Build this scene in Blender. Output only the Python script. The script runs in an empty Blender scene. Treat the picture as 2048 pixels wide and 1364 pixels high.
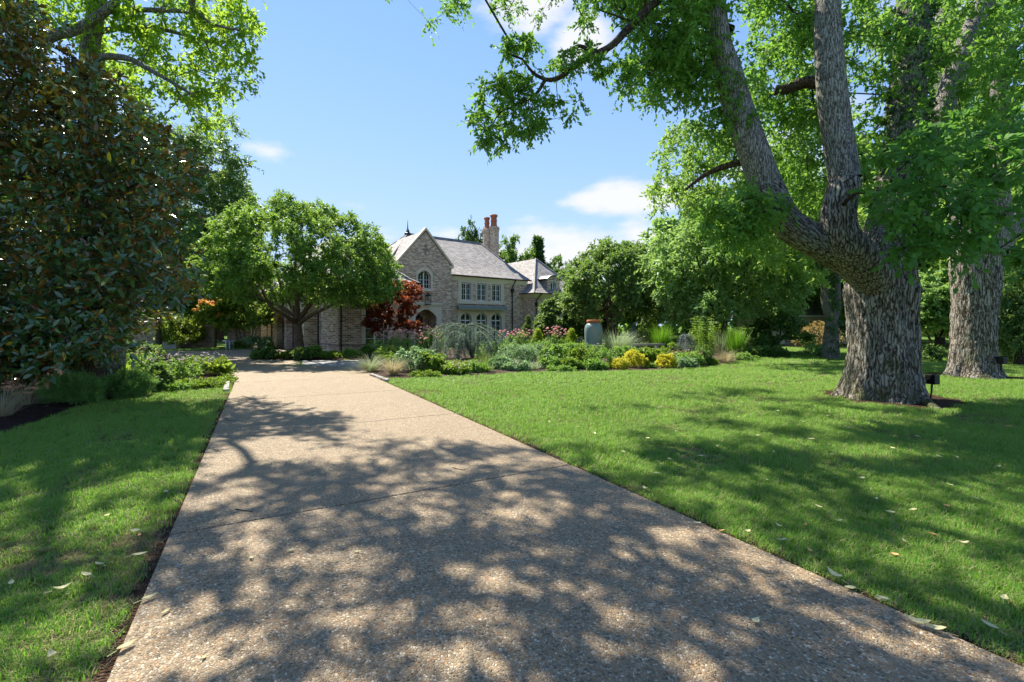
import bpy, math, random
import numpy as np
from math import radians, sin, cos, pi, sqrt, atan2
random.seed(7)
R = np.random.default_rng(11)
scene = bpy.context.scene
COL = scene.collection

# ------------------------------------------------------------------ camera, sky, sun, exposure
F, HZ, CH = 930.0, 651.0, 1.6          # focal length and horizon of the photograph (2048 px wide), eye height
cam_d = bpy.data.cameras.new('camera'); cam = bpy.data.objects.new('camera', cam_d); COL.objects.link(cam)
cam.location = (0, 0, CH); cam.rotation_euler = (radians(90), 0, 0)
cam_d.sensor_width = 36.0; cam_d.lens = F / 2048 * 36.0
cam_d.shift_y = -31.0 / 2048; cam_d.clip_start = 0.05; cam_d.clip_end = 3000
scene.camera = cam

SUN_AZ, SUN_EL = radians(-38), radians(54)     # azimuth from +Y, negative = to the left
to_sun = np.array([sin(SUN_AZ) * cos(SUN_EL), cos(SUN_AZ) * cos(SUN_EL), sin(SUN_EL)])
sl = bpy.data.lights.new('sun', 'SUN'); sl.energy = 4.3; sl.angle = radians(0.53); sl.color = (1.0, 0.94, 0.82)
so = bpy.data.objects.new('sun', sl); COL.objects.link(so)
so.rotation_euler = (radians(90) - SUN_EL, 0, -SUN_AZ + pi)
so.location = (0, 0, 40)

world = bpy.data.worlds.new('World'); scene.world = world; world.use_nodes = True
def build_world():
    nt = world.node_tree; N = nt.nodes; L = nt.links; N.clear()
    out = N.new('ShaderNodeOutputWorld'); bg = N.new('ShaderNodeBackground'); bg.inputs['Strength'].default_value = 0.15
    sky = N.new('ShaderNodeTexSky'); sky.sky_type = 'NISHITA'; sky.sun_disc = False
    sky.sun_elevation = SUN_EL; sky.sun_rotation = SUN_AZ
    sky.air_density = 1.0; sky.dust_density = 0.0; sky.ozone_density = 3.0
    tc = N.new('ShaderNodeTexCoord'); sep = N.new('ShaderNodeSeparateXYZ'); L.new(tc.outputs['Generated'], sep.inputs[0])
    def M(op, a, b=None, c=None, clamp=False):
        m = N.new('ShaderNodeMath'); m.operation = op; m.use_clamp = clamp
        for i, v in enumerate((a, b, c)):
            if v is None: continue
            if isinstance(v, (int, float)): m.inputs[i].default_value = v
            else: L.new(v, m.inputs[i])
        return m.outputs[0]
    x, y, z = sep.outputs
    az = M('ARCTAN2', x, y); el = M('ARCSINE', z)
    # cumulus and wisps: (azimuth deg, elevation deg, half width, half height, strength)
    clouds = [(12.4, 15.0, 7.5, 2.6, 1.5), (17.5, 14.8, 6.0, 2.6, 1.4), (2.0, 35.0, 9, 4.0, 1.25), (8.5, 31.5, 5.0, 4.0, 1.2), (-27.5, 18.3, 3.6, 1.5, .85),
              (-13.5, 13.5, 5.5, 1.2, .45), (-7.5, 11.0, 4.5, 1.7, .8), (-17, 9.5, 5.5, 3.0, .8), (2.0, 13.0, 4.0, 1.3, .6), (6.0, 8.0, 18, 5.0, 1.5), (18, 10.2, 10, 3.2, 1.4), (-6, 7, 16, 4.2, 1.3),
              (-18.5, 13.6, 4.0, 1.2, .55), (30, 18, 12, 7, .9), (44, 27, 12, 6, .8), (-48, 33, 9, 4, .7), (8.5, 12.0, 3.0, .9, .5),
              (75, 30, 16, 6, .9), (110, 22, 18, 6, .9), (150, 34, 16, 7, .9), (-80, 20, 18, 6, .9), (-120, 32, 16, 7, .9), (-160, 18, 18, 6, .9)]
    tot = None
    for (a, e, w, h, s) in clouds:
        dx = M('DIVIDE', M('SUBTRACT', az, radians(a)), radians(w)); dy = M('DIVIDE', M('SUBTRACT', el, radians(e)), radians(h))
        d = M('SQRT', M('ADD', M('MULTIPLY', dx, dx), M('MULTIPLY', dy, dy)))
        f = M('MULTIPLY', M('SUBTRACT', 1.15, d, clamp=True), s)
        tot = f if tot is None else M('MAXIMUM', tot, f)
    mp = N.new('ShaderNodeMapping'); mp.inputs['Scale'].default_value = (1, 1, 2.3); L.new(tc.outputs['Generated'], mp.inputs[0])
    no = N.new('ShaderNodeTexNoise'); no.inputs['Scale'].default_value = 9.0; no.inputs['Detail'].default_value = 9; no.inputs['Roughness'].default_value = .58
    L.new(mp.outputs[0], no.inputs['Vector'])
    f = M('ADD', M('MULTIPLY', tot, 1.15), M('MULTIPLY', M('SUBTRACT', no.outputs[0], 0.5), 2.3))
    mr = N.new('ShaderNodeMapRange'); mr.interpolation_type = 'SMOOTHSTEP'
    mr.inputs['From Min'].default_value = .36; mr.inputs['From Max'].default_value = 1.45; mr.inputs['To Max'].default_value = .93
    L.new(f, mr.inputs[0])
    msk = M('MULTIPLY', mr.outputs[0], M('MULTIPLY', M('GREATER_THAN', tot, 0.001), M('MINIMUM', M('MULTIPLY', tot, 3.0), 1.0)))
    hs = N.new('ShaderNodeHueSaturation'); hs.inputs['Hue'].default_value = .512; hs.inputs['Saturation'].default_value = SKY_SAT; hs.inputs['Value'].default_value = SKY_VAL; L.new(sky.outputs[0], hs.inputs['Color'])
    mix = N.new('ShaderNodeMix'); mix.data_type = 'RGBA'; mix.inputs['B'].default_value = (CLOUD, CLOUD * 1.005, CLOUD * 1.03, 1)
    sc = N.new('ShaderNodeSeparateColor'); cc = N.new('ShaderNodeCombineColor'); L.new(hs.outputs[0], sc.inputs[0])
    for i, mx in enumerate((1.6, 2.12, 3.15)): L.new(M('MULTIPLY', M('TANH', M('DIVIDE', sc.outputs[i], mx)), mx), cc.inputs[i])   # haze-free horizon, as photographed
    L.new(msk, mix.inputs['Factor']); L.new(cc.outputs[0], mix.inputs['A'])
    L.new(mix.outputs['Result'], bg.inputs['Color']); L.new(bg.outputs[0], out.inputs[0])
SKY_SAT, SKY_VAL, CLOUD = 1.14, .86, 2.45
build_world()
vs = scene.view_settings; vs.view_transform = 'Standard'; vs.look = 'None'; vs.gamma = 1.0; vs.use_curve_mapping = False
vs.exposure = 1.45
cy = scene.cycles
cy.max_bounces = 9; cy.diffuse_bounces = 7; cy.glossy_bounces = 2; cy.transmission_bounces = 4; cy.transparent_max_bounces = 4
cy.caustics_reflective = False; cy.caustics_refractive = False; cy.use_denoising = True; cy.sample_clamp_indirect = 6.0

# ------------------------------------------------------------------ helpers
def W(px, py, Y): return np.array([(px - 1024) / F * Y, Y, CH + (HZ - py) / F * Y])
def G(px, py):
    Y = CH * F / (py - HZ); return np.array([(px - 1024) / F * Y, Y, 0.0])
def tag(o, label=None, cat=None, group=None, kind=None):
    if label: o['label'] = label
    if cat: o['category'] = cat
    if group: o['group'] = group
    if kind or cat: o['kind'] = kind or 'thing'
    return o
def link(name, me, mat=None, parent=None):
    o = bpy.data.objects.new(name, me); COL.objects.link(o)
    if mat is not None and me is not None and not me.materials: me.materials.append(mat)
    if parent is not None:
        o.parent = parent
        if name in MASS: o['kind'] = 'stuff'      # leaves, needles, shoots: past counting
    return o
MASS = {'crown', 'branches', 'foliage', 'needles', 'shoots', 'blades', 'plumes', 'stems', 'flower_stems', 'blossoms', 'flower_centres', 'ivy'}
def empty(name, loc=(0, 0, 0), rz=0.0):
    o = bpy.data.objects.new(name, None); COL.objects.link(o); o.location = loc; o.rotation_euler = (0, 0, rz)
    o.empty_display_size = .2; return o
def raw_mesh(name, V, faces_n, idx, smooth=False, mat_idx=None):
    """V (n,3); faces_n sides per face array; idx flat loop vertex indices"""
    me = bpy.data.meshes.new(name)
    V = np.asarray(V, np.float32); idx = np.asarray(idx, np.int32); fn = np.asarray(faces_n, np.int32)
    me.vertices.add(len(V)); me.vertices.foreach_set('co', V.ravel())
    me.loops.add(len(idx)); me.loops.foreach_set('vertex_index', idx)
    st = np.zeros(len(fn), np.int32); st[1:] = np.cumsum(fn)[:-1]
    me.polygons.add(len(fn)); me.polygons.foreach_set('loop_start', st)
    if smooth: me.polygons.foreach_set('use_smooth', np.ones(len(fn), bool))
    if mat_idx is not None: me.polygons.foreach_set('material_index', np.asarray(mat_idx, np.int32))
    me.update(calc_edges=True); return me
class MB:
    def __init__(s): s.v = []; s.f = []
    def add(s, pts, faces):
        b = len(s.v); s.v += [tuple(p) for p in pts]; s.f += [tuple(b + i for i in f) for f in faces]
    def poly(s, *pts): s.add(pts, [tuple(range(len(pts)))])
    def box(s, x0, x1, y0, y1, z0, z1, T=None):
        p = [(x, y, z) for z in (z0, z1) for (x, y) in ((x0, y0), (x1, y0), (x1, y1), (x0, y1))]
        if T: p = [T(*q) for q in p]
        s.add(p, [(3, 2, 1, 0), (4, 5, 6, 7), (0, 1, 5, 4), (1, 2, 6, 5), (2, 3, 7, 6), (3, 0, 4, 7)])
    def tube(s, P, rad, n=6, cap=True):
        P = [np.array(p, float) for p in P]; m = len(P)
        if np.isscalar(rad): rad = [rad] * m
        up = np.array([0, 0, 1.0]); b0 = len(s.v); prev = None
        for i in range(m):
            t = P[min(i + 1, m - 1)] - P[max(i - 1, 0)]; t /= (np.linalg.norm(t) + 1e-9)
            if prev is None:
                a = np.cross(t, up);
                if np.linalg.norm(a) < .05: a = np.array([1.0, 0, 0])
            else: a = prev - t * (prev @ t)
            a /= np.linalg.norm(a); b = np.cross(t, a); prev = a
            for k in range(n):
                q = 2 * pi * k / n; s.v.append(tuple(P[i] + rad[i] * (cos(q) * a + sin(q) * b)))
        for i in range(m - 1):
            for k in range(n):
                k2 = (k + 1) % n
                s.f.append((b0 + i * n + k, b0 + i * n + k2, b0 + (i + 1) * n + k2, b0 + (i + 1) * n + k))
        if cap:
            s.f.append(tuple(b0 + k for k in range(n))[::-1]); s.f.append(tuple(b0 + (m - 1) * n + k for k in range(n)))
    def lathe(s, prof, n=20, c=(0, 0, 0)):
        b0 = len(s.v)
        for (r, z) in prof:
            for k in range(n):
                q = 2 * pi * k / n; s.v.append((c[0] + r * cos(q), c[1] + r * sin(q), c[2] + z))
        for i in range(len(prof) - 1):
            for k in range(n):
                k2 = (k + 1) % n; s.f.append((b0 + i * n + k, b0 + i * n + k2, b0 + (i + 1) * n + k2, b0 + (i + 1) * n + k))
    def mesh(s, name, smooth=False, uv=True):
        me = bpy.data.meshes.new(name); me.from_pydata(s.v, [], s.f); me.update()
        if smooth:
            me.polygons.foreach_set('use_smooth', np.ones(len(me.polygons), bool))
        if uv and len(me.polygons):
            nl = len(me.loops); co = np.empty(len(me.vertices) * 3, np.float32); me.vertices.foreach_get('co', co); co = co.reshape(-1, 3)
            li = np.empty(nl, np.int32); me.loops.foreach_get('vertex_index', li)
            npoly = len(me.polygons); no = np.empty(npoly * 3, np.float32); me.polygons.foreach_get('normal', no); no = no.reshape(-1, 3)
            tot = np.empty(npoly, np.int32); me.polygons.foreach_get('loop_total', tot)
            nn = np.repeat(no, tot, axis=0); p = co[li]
            t = np.cross(np.array([0, 0, 1.0]), nn); ln = np.linalg.norm(t, axis=1, keepdims=True)
            flat = ln[:, 0] < .02; t = np.where(flat[:, None], np.array([1.0, 0, 0]), t / np.maximum(ln, 1e-6))
            b = np.cross(nn, t); U = np.stack([(p * t).sum(1), (p * b).sum(1)], 1).astype(np.float32)
            l = me.uv_layers.new(name='UVMap'); l.data.foreach_set('uv', U.ravel())
        return me
    def build(s, name, mat, parent=None, smooth=False, bevel=0):
        o = link(name, s.mesh(name, smooth), mat, parent)
        if bevel:
            m = o.modifiers.new('bevel', 'BEVEL'); m.width = bevel; m.segments = 2; m.limit_method = 'ANGLE'
        return o
def hash3(i, j, k, seed):
    h = (i.astype(np.int64) * 374761393 + j.astype(np.int64) * 668265263 + k.astype(np.int64) * 2147483647 + seed * 1274126177) & 0xffffffff
    h = ((h ^ (h >> 13)) * 1274126177) & 0xffffffff
    return ((h ^ (h >> 16)) & 0xffff) / 65535.0
def vnoise(P, seed=0):
    P = np.asarray(P, float); i = np.floor(P).astype(int); f = P - i; f = f * f * (3 - 2 * f); o = 0
    for a in (0, 1):
        for b in (0, 1):
            for c in (0, 1):
                w = (f[:, 0] if a else 1 - f[:, 0]) * (f[:, 1] if b else 1 - f[:, 1]) * (f[:, 2] if c else 1 - f[:, 2])
                o = o + w * hash3(i[:, 0] + a, i[:, 1] + b, i[:, 2] + c, seed)
    return o
def inpoly(P, poly):
    P = np.asarray(P); x, y = P[:, 0], P[:, 1]; ins = np.zeros(len(P), bool); n = len(poly); j = n - 1
    for i in range(n):
        xi, yi = poly[i][0], poly[i][1]; xj, yj = poly[j][0], poly[j][1]
        c = ((yi > y) != (yj > y)) & (x < (xj - xi) * (y - yi) / (yj - yi + 1e-12) + xi); ins ^= c; j = i
    return ins

# ------------------------------------------------------------------ materials
class NT:
    def __init__(s, name):
        s.m = bpy.data.materials.new(name); s.m.use_nodes = True; s.t = s.m.node_tree; s.N = s.t.nodes; s.L = s.t.links; s.N.clear()
        s.out = s.N.new('ShaderNodeOutputMaterial')
    def n(s, typ, ins=None, **kw):
        nd = s.N.new('ShaderNode' + typ)
        for k, v in kw.items(): setattr(nd, k, v)
        for k, v in (ins or {}).items(): s.set(nd, k, v)
        return nd
    def set(s, nd, k, v):
        sk = nd.inputs[k]
        if isinstance(v, bpy.types.NodeSocket): s.L.new(v, sk)
        elif isinstance(v, tuple) and len(v) == 3 and sk.type == 'RGBA': sk.default_value = (*v, 1)
        else: sk.default_value = v
    def ramp(s, fac, stops, interp='LINEAR'):
        r = s.n('ValToRGB', {'Fac': fac}); cr = r.color_ramp; cr.interpolation = interp
        while len(cr.elements) < len(stops): cr.elements.new(.5)
        for e, (p, c) in zip(cr.elements, stops): e.position = p; e.color = (*c, 1) if len(c) == 3 else c
        return r.outputs[0]
    def mix(s, fac, a, b, blend='MIX'):
        m = s.n('Mix', data_type='RGBA', blend_type=blend); s.set(m, 'Factor', fac); s.set(m, 'A', a); s.set(m, 'B', b); return m.outputs['Result']
    def math(s, op, a, b=0.0, clamp=False):
        m = s.n('Math', operation=op, use_clamp=clamp); s.set(m, 0, a); s.set(m, 1, b); return m.outputs[0]
    def noise(s, vec, scale, detail=4, rough=.55): return s.n('TexNoise', {'Vector': vec, 'Scale': scale, 'Detail': detail, 'Roughness': rough}).outputs[0]
    def pos(s): return s.n('NewGeometry').outputs['Position']
    def obj(s): return s.n('TexCoord').outputs['Object']
    def uv(s): return s.n('TexCoord').outputs['UV']
    def mapping(s, vec, scale=(1, 1, 1), rot=(0, 0, 0), loc=(0, 0, 0)): return s.n('Mapping', {'Vector': vec, 'Scale': scale, 'Rotation': rot, 'Location': loc}).outputs[0]
    def bump(s, h, strength=.5, dist=.02): return s.n('Bump', {'Height': h, 'Strength': strength, 'Distance': dist}).outputs[0]
    def done(s, col, rough=.8, spec=.3, normal=None, metal=0.0, extra=None):
        p = s.n('BsdfPrincipled', {'Base Color': col, 'Roughness': rough, 'Specular IOR Level': spec, 'Metallic': metal})
        if normal is not None: s.L.new(normal, p.inputs['Normal'])
        for k, v in (extra or {}).items(): s.set(p, k, v)
        s.L.new(p.outputs[0], s.out.inputs[0]); return s.m

def plain(name, col, rough=.7, spec=.3, metal=0.0, var=.15, scale=6.0):
    t = NT(name); n = t.noise(t.obj(), scale, 5)
    c = t.mix(n, tuple(x * (1 - var) for x in col), tuple(min(1, x * (1 + var)) for x in col))
    return t.done(c, rough, spec, t.bump(n, .15, .01), metal)

def leaf_mat(name, dark, light, trans, tmix=.42, rough=.5, spec=.35, back=None, tip=None, tipamt=.0, cscale=.9):
    """two-sided leaf: reflectance plus light passing through; hue varies leaf by leaf and twig by twig"""
    gain = lambda c, k: tuple(min(.8, x * k) for x in c)
    if light[1] < .26: dark, light, trans, tmix = gain(dark, 2.6), gain(light, 2.15), gain(trans, 1.35), min(.55, tmix + .05)
    t = NT(name); g = t.n('NewGeometry'); rnd = g.outputs['Random Per Island']
    nz = t.noise(t.pos(), cscale, 2)
    nz2 = t.n('MapRange', {'Value': nz, 'From Min': .32, 'From Max': .68}).outputs[0]
    f = t.math('ADD', t.math('MULTIPLY', rnd, .55), t.math('MULTIPLY', nz2, .45))
    c = t.mix(f, dark, light)
    if tip: c = t.mix(t.math('GREATER_THAN', rnd, 1 - tipamt), c, tip)
    tc = t.mix(f, tuple(x * .75 for x in trans), trans)
    if tip: tc = t.mix(t.math('GREATER_THAN', rnd, 1 - tipamt), tc, tuple(min(1, x * 1.6) for x in tip))
    if back: c = t.mix(g.outputs['Backfacing'], c, back)
    p = t.n('BsdfPrincipled', {'Base Color': c, 'Roughness': rough, 'Specular IOR Level': spec})
    tr = t.n('BsdfTranslucent', {'Color': tc})
    m = t.n('MixShader', {'Fac': tmix}); t.L.new(p.outputs[0], m.inputs[1]); t.L.new(tr.outputs[0], m.inputs[2])
    t.L.new(m.outputs[0], t.out.inputs[0]); return t.m

def bark_mat(name, dark, mid, light, scale=1.0, lichen=.3, moss=0.0, lean=0.0):
    t = NT(name); o = t.pos()
    if lean: o = t.mapping(o, rot=(0, lean, 0))       # furrows run along a leaning limb
    wob = t.n('TexNoise', {'Vector': o, 'Scale': 5.0 * scale, 'Detail': 4.0}).outputs['Color']
    def warped(sx, sz, k):
        vv = t.n('VectorMath', operation='MULTIPLY_ADD'); t.set(vv, 0, wob); t.set(vv, 1, (k, k, k * .6)); t.set(vv, 2, t.mapping(o, (sx * scale, sx * scale, sz * scale))); return vv.outputs[0]
    v = t.n('TexVoronoi', {'Vector': warped(12, 1.15, 1.5), 'Scale': 1.4, 'Randomness': 1.0}, feature='DISTANCE_TO_EDGE').outputs['Distance']
    n1 = t.noise(warped(11, .9, 1.0), 2.0, 5, .6)
    rid = t.math('SUBTRACT', 1.0, t.math('MULTIPLY', t.math('ABSOLUTE', t.math('SUBTRACT', n1, .5)), 5.0), True)
    n = t.noise(t.mapping(o, (14 * scale, 14 * scale, 3.2 * scale)), 2.0, 8, .7)
    h = t.math('SUBTRACT', t.math('ADD', t.math('MULTIPLY', t.math('MINIMUM', v, .25), 2.0), t.math('MULTIPLY', n, .95)), t.math('MULTIPLY', rid, .38))
    c = t.ramp(h, [(.22, dark), (.52, mid), (.9, light)])
    li = t.noise(o, 7.0 * scale, 6, .7)
    c = t.mix(t.math('MULTIPLY', t.n('MapRange', {'Value': li, 'From Min': .55, 'From Max': .66}).outputs[0], lichen), c, (.36, .40, .34))
    if moss:
        z = t.n('SeparateXYZ', {0: o}).outputs[2]
        k = t.math('MULTIPLY', t.n('MapRange', {'Value': z, 'From Min': 1.6, 'From Max': .1}).outputs[0], t.n('MapRange', {'Value': t.noise(o, 2.6, 5), 'From Min': .45, 'From Max': .62}).outputs[0])
        c = t.mix(t.math('MULTIPLY', k, moss), c, (.07, .085, .02))
    return t.done(c, .92, .12, t.bump(h, 1.0, .035 / scale))

def brick_mat(name, c1, c2, c3, mortar, bw=.27, bh=.10, white=0.0):
    t = NT(name); uv = t.uv()
    b = t.n('TexBrick', {'Vector': uv, 'Color1': (0, 0, 0), 'Color2': (1, 1, 1), 'Mortar': (0, 0, 0), 'Scale': 1.0, 'Mortar Size': .013, 'Mortar Smooth': .15, 'Bias': 0.0, 'Brick Width': bw, 'Row Height': bh})
    rr = t.n('SeparateColor', {0: b.outputs['Color']}).outputs[0]
    c = t.ramp(rr, [(0, c1), (.42, c2), (.72, c3), (1, tuple(min(1, x * 1.45) for x in c3))])
    n = t.noise(uv, 9, 6, .7); n2 = t.noise(uv, .7, 4)
    c = t.mix(t.math('MULTIPLY', n, .35), c, tuple(x * .55 for x in c2))
    if white: c = t.mix(t.math('MULTIPLY', t.n('MapRange', {'Value': t.noise(uv, 3.2, 7, .75), 'From Min': .5, 'From Max': .7}).outputs[0], white), c, (.58, .50, .42))
    c = t.mix(t.math('MULTIPLY', n2, .22), c, tuple(x * .8 for x in c1))
    c = t.mix(b.outputs['Fac'], c, mortar)
    h = t.math('SUBTRACT', t.math('MULTIPLY', n, .3), b.outputs['Fac'])
    return t.done(c, .9, .15, t.bump(h, .8, .012))

def slate_mat(name, c1, c2, c3):
    t = NT(name); uv = t.uv()
    b = t.n('TexBrick', {'Vector': uv, 'Color1': (0, 0, 0), 'Color2': (1, 1, 1), 'Mortar': (0, 0, 0), 'Scale': 1.0, 'Mortar Size': .007, 'Mortar Smooth': .3, 'Brick Width': .30, 'Row Height': .17}, offset=.5)
    rr = t.n('SeparateColor', {0: b.outputs['Color']}).outputs[0]
    c = t.ramp(rr, [(0, c1), (.5, c2), (1, c3)])
    n2 = t.noise(uv, .9, 5); c = t.mix(t.math('MULTIPLY', n2, .5), c, tuple(x * .7 for x in c2))
    rust = t.n('MapRange', {'Value': t.noise(uv, 1.7, 6, .7), 'From Min': .62, 'From Max': .75}).outputs[0]
    c = t.mix(t.math('MULTIPLY', rust, .5), c, (.30, .21, .13))
    c = t.mix(b.outputs['Fac'], c, tuple(x * .25 for x in c1))
    vy = t.n('SeparateXYZ', {0: uv}).outputs[1]
    saw = t.math('FRACT', t.math('DIVIDE', vy, .17))
    h = t.math('SUBTRACT', t.math('SUBTRACT', 1.0, saw), t.math('MULTIPLY', b.outputs['Fac'], .7))
    return t.done(c, .75, .3, t.bump(h, .9, .03))

M = {}
M['brick'] = brick_mat('house_brick', (.18, .08, .045), (.52, .31, .19), (.70, .51, .35), (.76, .65, .50), white=.30)
M['brick_dark'] = brick_mat('wall_brick', (.12, .07, .05), (.27, .165, .12), (.38, .26, .19), (.42, .37, .31), white=.15)
M['slate'] = slate_mat('roof_slate', (.19, .17, .15), (.30, .275, .25), (.42, .39, .355))
M['stone'] = plain('limestone', (.68, .57, .42), .85, .2, 0, .16, 3.5)
M['soffit'] = plain('soffit_paint', (.74, .65, .46), .6, .3, 0, .06)
M['bronze'] = plain('bronze_gutter', (.030, .021, .017), .45, .4, .3)
M['white'] = plain('white_window_paint', (.74, .74, .72), .45, .4, 0, .04)
M['darkframe'] = plain('dark_brown_casing', (.045, .022, .018), .5, .4)
M['terracotta'] = plain('terracotta', (.42, .135, .055), .75, .25, 0, .35, 5.0)
M['lead'] = plain('lead_cap', (.30, .29, .28), .5, .4, .2)
M['reddoor'] = plain('oxblood_door', (.105, .018, .018), .45, .4)
M['wood'] = plain('entry_door_wood', (.20, .075, .025), .45, .4, 0, .3, 9)
M['blackmetal'] = plain('black_metal', (.012, .012, .013), .45, .5, .4)
M['steel'] = plain('grey_steel', (.42, .44, .47), .4, .5, .5)
M['awning'] = plain('awning_canvas', (.22, .25, .24), .8, .2, 0, .2)
M['valance'] = plain('awning_valance', (.30, .31, .22), .8, .2, 0, .35, 30)
M['greywood'] = plain('weathered_wood', (.34, .32, .29), .85, .15, 0, .3, 12)
M['concrete'] = plain('cast_stone', (.40, .40, .37), .85, .2, 0, .2, 8)
M['kerb'] = plain('edging_stone', (.36, .33, .30), .85, .2, 0, .25, 9)
def glass_mat():
    t = NT('window_glass'); n = t.noise(t.obj(), 2.5, 4)
    c = t.ramp(n, [(.35, (.010, .013, .010)), (.6, (.022, .034, .018)), (.75, (.05, .07, .035))])
    return t.done(c, .06, .55)
M['glass'] = glass_mat()
def urn_mat():
    t = NT('urn_glaze'); o = t.obj(); n = t.noise(t.mapping(o, (1, 1, .45)), 3.2, 5, .6)
    c = t.ramp(n, [(.3, (.10, .17, .18)), (.5, (.19, .27, .26)), (.62, (.27, .27, .17)), (.75, (.24, .31, .31))])
    return t.done(c, .32, .5, t.bump(n, .2, .01))
M['urn'] = urn_mat()
# exposed aggregate concrete
def aggregate():
    t = NT('exposed_aggregate'); p = t.mapping(t.pos(), (1, 1, 0))
    wob = t.n('TexNoise', {'Vector': p, 'Scale': 40.0, 'Detail': 2.0}).outputs['Color']
    pv = t.n('VectorMath', operation='MULTIPLY_ADD'); t.set(pv, 0, wob); t.set(pv, 1, (.007, .007, 0)); t.set(pv, 2, p)
    S = 74.0
    v = t.n('TexVoronoi', {'Vector': pv.outputs[0], 'Scale': S}); ve = t.n('TexVoronoi', {'Vector': pv.outputs[0], 'Scale': S}, feature='DISTANCE_TO_EDGE').outputs['Distance']
    r = t.n('SeparateColor', {0: v.outputs['Color']})
    c = t.ramp(r.outputs[0], [(0, (.10, .08, .058)), (.2, (.23, .185, .13)), (.42, (.41, .325, .21)), (.58, (.46, .315, .165)), (.66, (.42, .21, .085)), (.74, (.35, .325, .275)), (.88, (.60, .50, .355)), (1, (.78, .69, .53))])
    edge = t.n('MapRange', {'Value': ve, 'From Min': .02, 'From Max': .16}).outputs[0]
    c = t.mix(edge, (.30, .225, .135), c)
    big = t.noise(p, .55, 5); c = t.mix(t.n('MapRange', {'Value': big, 'From Min': .4, 'From Max': .75, 'To Max': .3}).outputs[0], c, (.24, .185, .125))
    mid = t.noise(p, 3.1, 5, .6); c = t.mix(t.n('MapRange', {'Value': mid, 'From Min': .5, 'From Max': .8, 'To Max': .35}).outputs[0], c, (.50, .405, .27))
    c = t.mix(1.0, c, (.80, .765, .71), 'MULTIPLY')
    h = t.math('MULTIPLY', t.math('MINIMUM', ve, .32), t.math('ADD', t.math('MULTIPLY', r.outputs[1], .9), .45))
    return t.done(c, .62, .35, t.bump(h, 1.0, .018))
M['aggregate'] = aggregate()
def ground_mat():
    t = NT('turf_ground'); p = t.pos(); n = t.noise(p, 2.2, 6, .6); n2 = t.noise(p, 60, 4, .7)
    c = t.ramp(n, [(.3, (.06, .12, .018)), (.55, (.10, .18, .03)), (.75, (.15, .22, .05))])
    c = t.mix(t.math('MULTIPLY', n2, .55), c, (.07, .08, .024))
    return t.done(c, .95, .05, t.bump(n2, .8, .03))
M['turf'] = ground_mat()
def mulch(name, a, b, c_):
    t = NT(name); p = t.pos(); v = t.n('TexVoronoi', {'Vector': t.mapping(p, (1, 1.6, 1), (0, 0, .6)), 'Scale': 34.0}); n = t.noise(p, 13, 6, .7)
    r = t.n('SeparateColor', {0: v.outputs['Color']}).outputs[0]
    c = t.mix(n, t.ramp(r, [(0, a), (.6, b), (1, c_)]), a)
    return t.done(c, .95, .1, t.bump(t.math('ADD', v.outputs['Distance'], n), 1.0, .05))
M['mulch'] = mulch('bark_mulch', (.018, .011, .008), (.05, .026, .018), (.11, .06, .04))
M['mulch_dry'] = mulch('dry_mulch', (.09, .06, .045), (.17, .12, .09), (.26, .20, .16))
M['soil'] = mulch('edge_soil', (.045, .026, .015), (.11, .062, .038), (.17, .10, .062))
def paver():
    t = NT('court_setts'); p = t.pos()
    b = t.n('TexBrick', {'Vector': t.mapping(p, (1, 1, 0), (0, 0, .4)), 'Color1': (.22, .22, .225), 'Color2': (.40, .39, .38), 'Mortar': (.13, .12, .11), 'Scale': 1.0, 'Mortar Size': .008, 'Brick Width': .22, 'Row Height': .12})
    return t.done(t.mix(t.math('MULTIPLY', t.noise(p, 6, 5), .4), b.outputs[0], (.16, .155, .15)), .85, .2, t.bump(b.outputs['Fac'], -.5, .01))
M['paver'] = paver()
M['gravel'] = mulch('pale_gravel', (.38, .33, .26), (.46, .41, .34), (.55, .50, .43))

M['bark_big'] = bark_mat('old_bark', (.038, .030, .022), (.24, .205, .165), (.52, .47, .40), 1.0, .6, .75)
M['bark_lean'] = bark_mat('old_limb_bark', (.038, .030, .022), (.21, .185, .155), (.44, .41, .36), 1.15, .7, 0.0, .85)
M['bark_limb'] = bark_mat('limb_bark', (.07, .06, .048), (.24, .22, .19), (.46, .44, .40), 1.7, .8)
M['bark'] = bark_mat('brown_bark', (.028, .019, .013), (.085, .062, .045), (.17, .13, .10), 1.8, .25)
M['bark_tan'] = bark_mat('tan_bark', (.07, .05, .036), (.17, .128, .092), (.28, .22, .165), 2.2, .1)
M['bark_grey'] = bark_mat('grey_bark', (.06, .055, .05), (.17, .16, .145), (.30, .285, .26), 2.0, .3)
M['twig'] = plain('twig_bark', (.050, .040, .030), .9, .1)
L_ = leaf_mat
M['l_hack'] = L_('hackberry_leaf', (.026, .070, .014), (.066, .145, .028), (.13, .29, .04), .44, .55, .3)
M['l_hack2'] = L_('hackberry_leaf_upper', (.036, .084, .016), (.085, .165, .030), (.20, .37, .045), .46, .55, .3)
M['l_left'] = L_('maple_leaf_left', (.045, .10, .010), (.105, .19, .020), (.34, .50, .045), .50, .55, .3)
M['l_magn'] = L_('magnolia_leaf', (.016, .038, .010), (.038, .082, .018), (.10, .13, .015), .14, .24, .8, back=(.24, .105, .034), tip=(.55, .42, .03), tipamt=.03)
M['l_crape'] = L_('dome_tree_leaf', (.036, .080, .020), (.090, .165, .030), (.24, .38, .045), .40, .5, .35, cscale=1.3)
M['l_crape2'] = L_('dome_tree_leaf_dark', (.032, .068, .024), (.078, .135, .036), (.20, .31, .05), .40, .5, .35, cscale=1.3)
M['l_light'] = L_('pale_tree_leaf', (.062, .115, .036), (.150, .235, .085), (.28, .42, .09), .42, .5, .4, cscale=.8)
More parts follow.
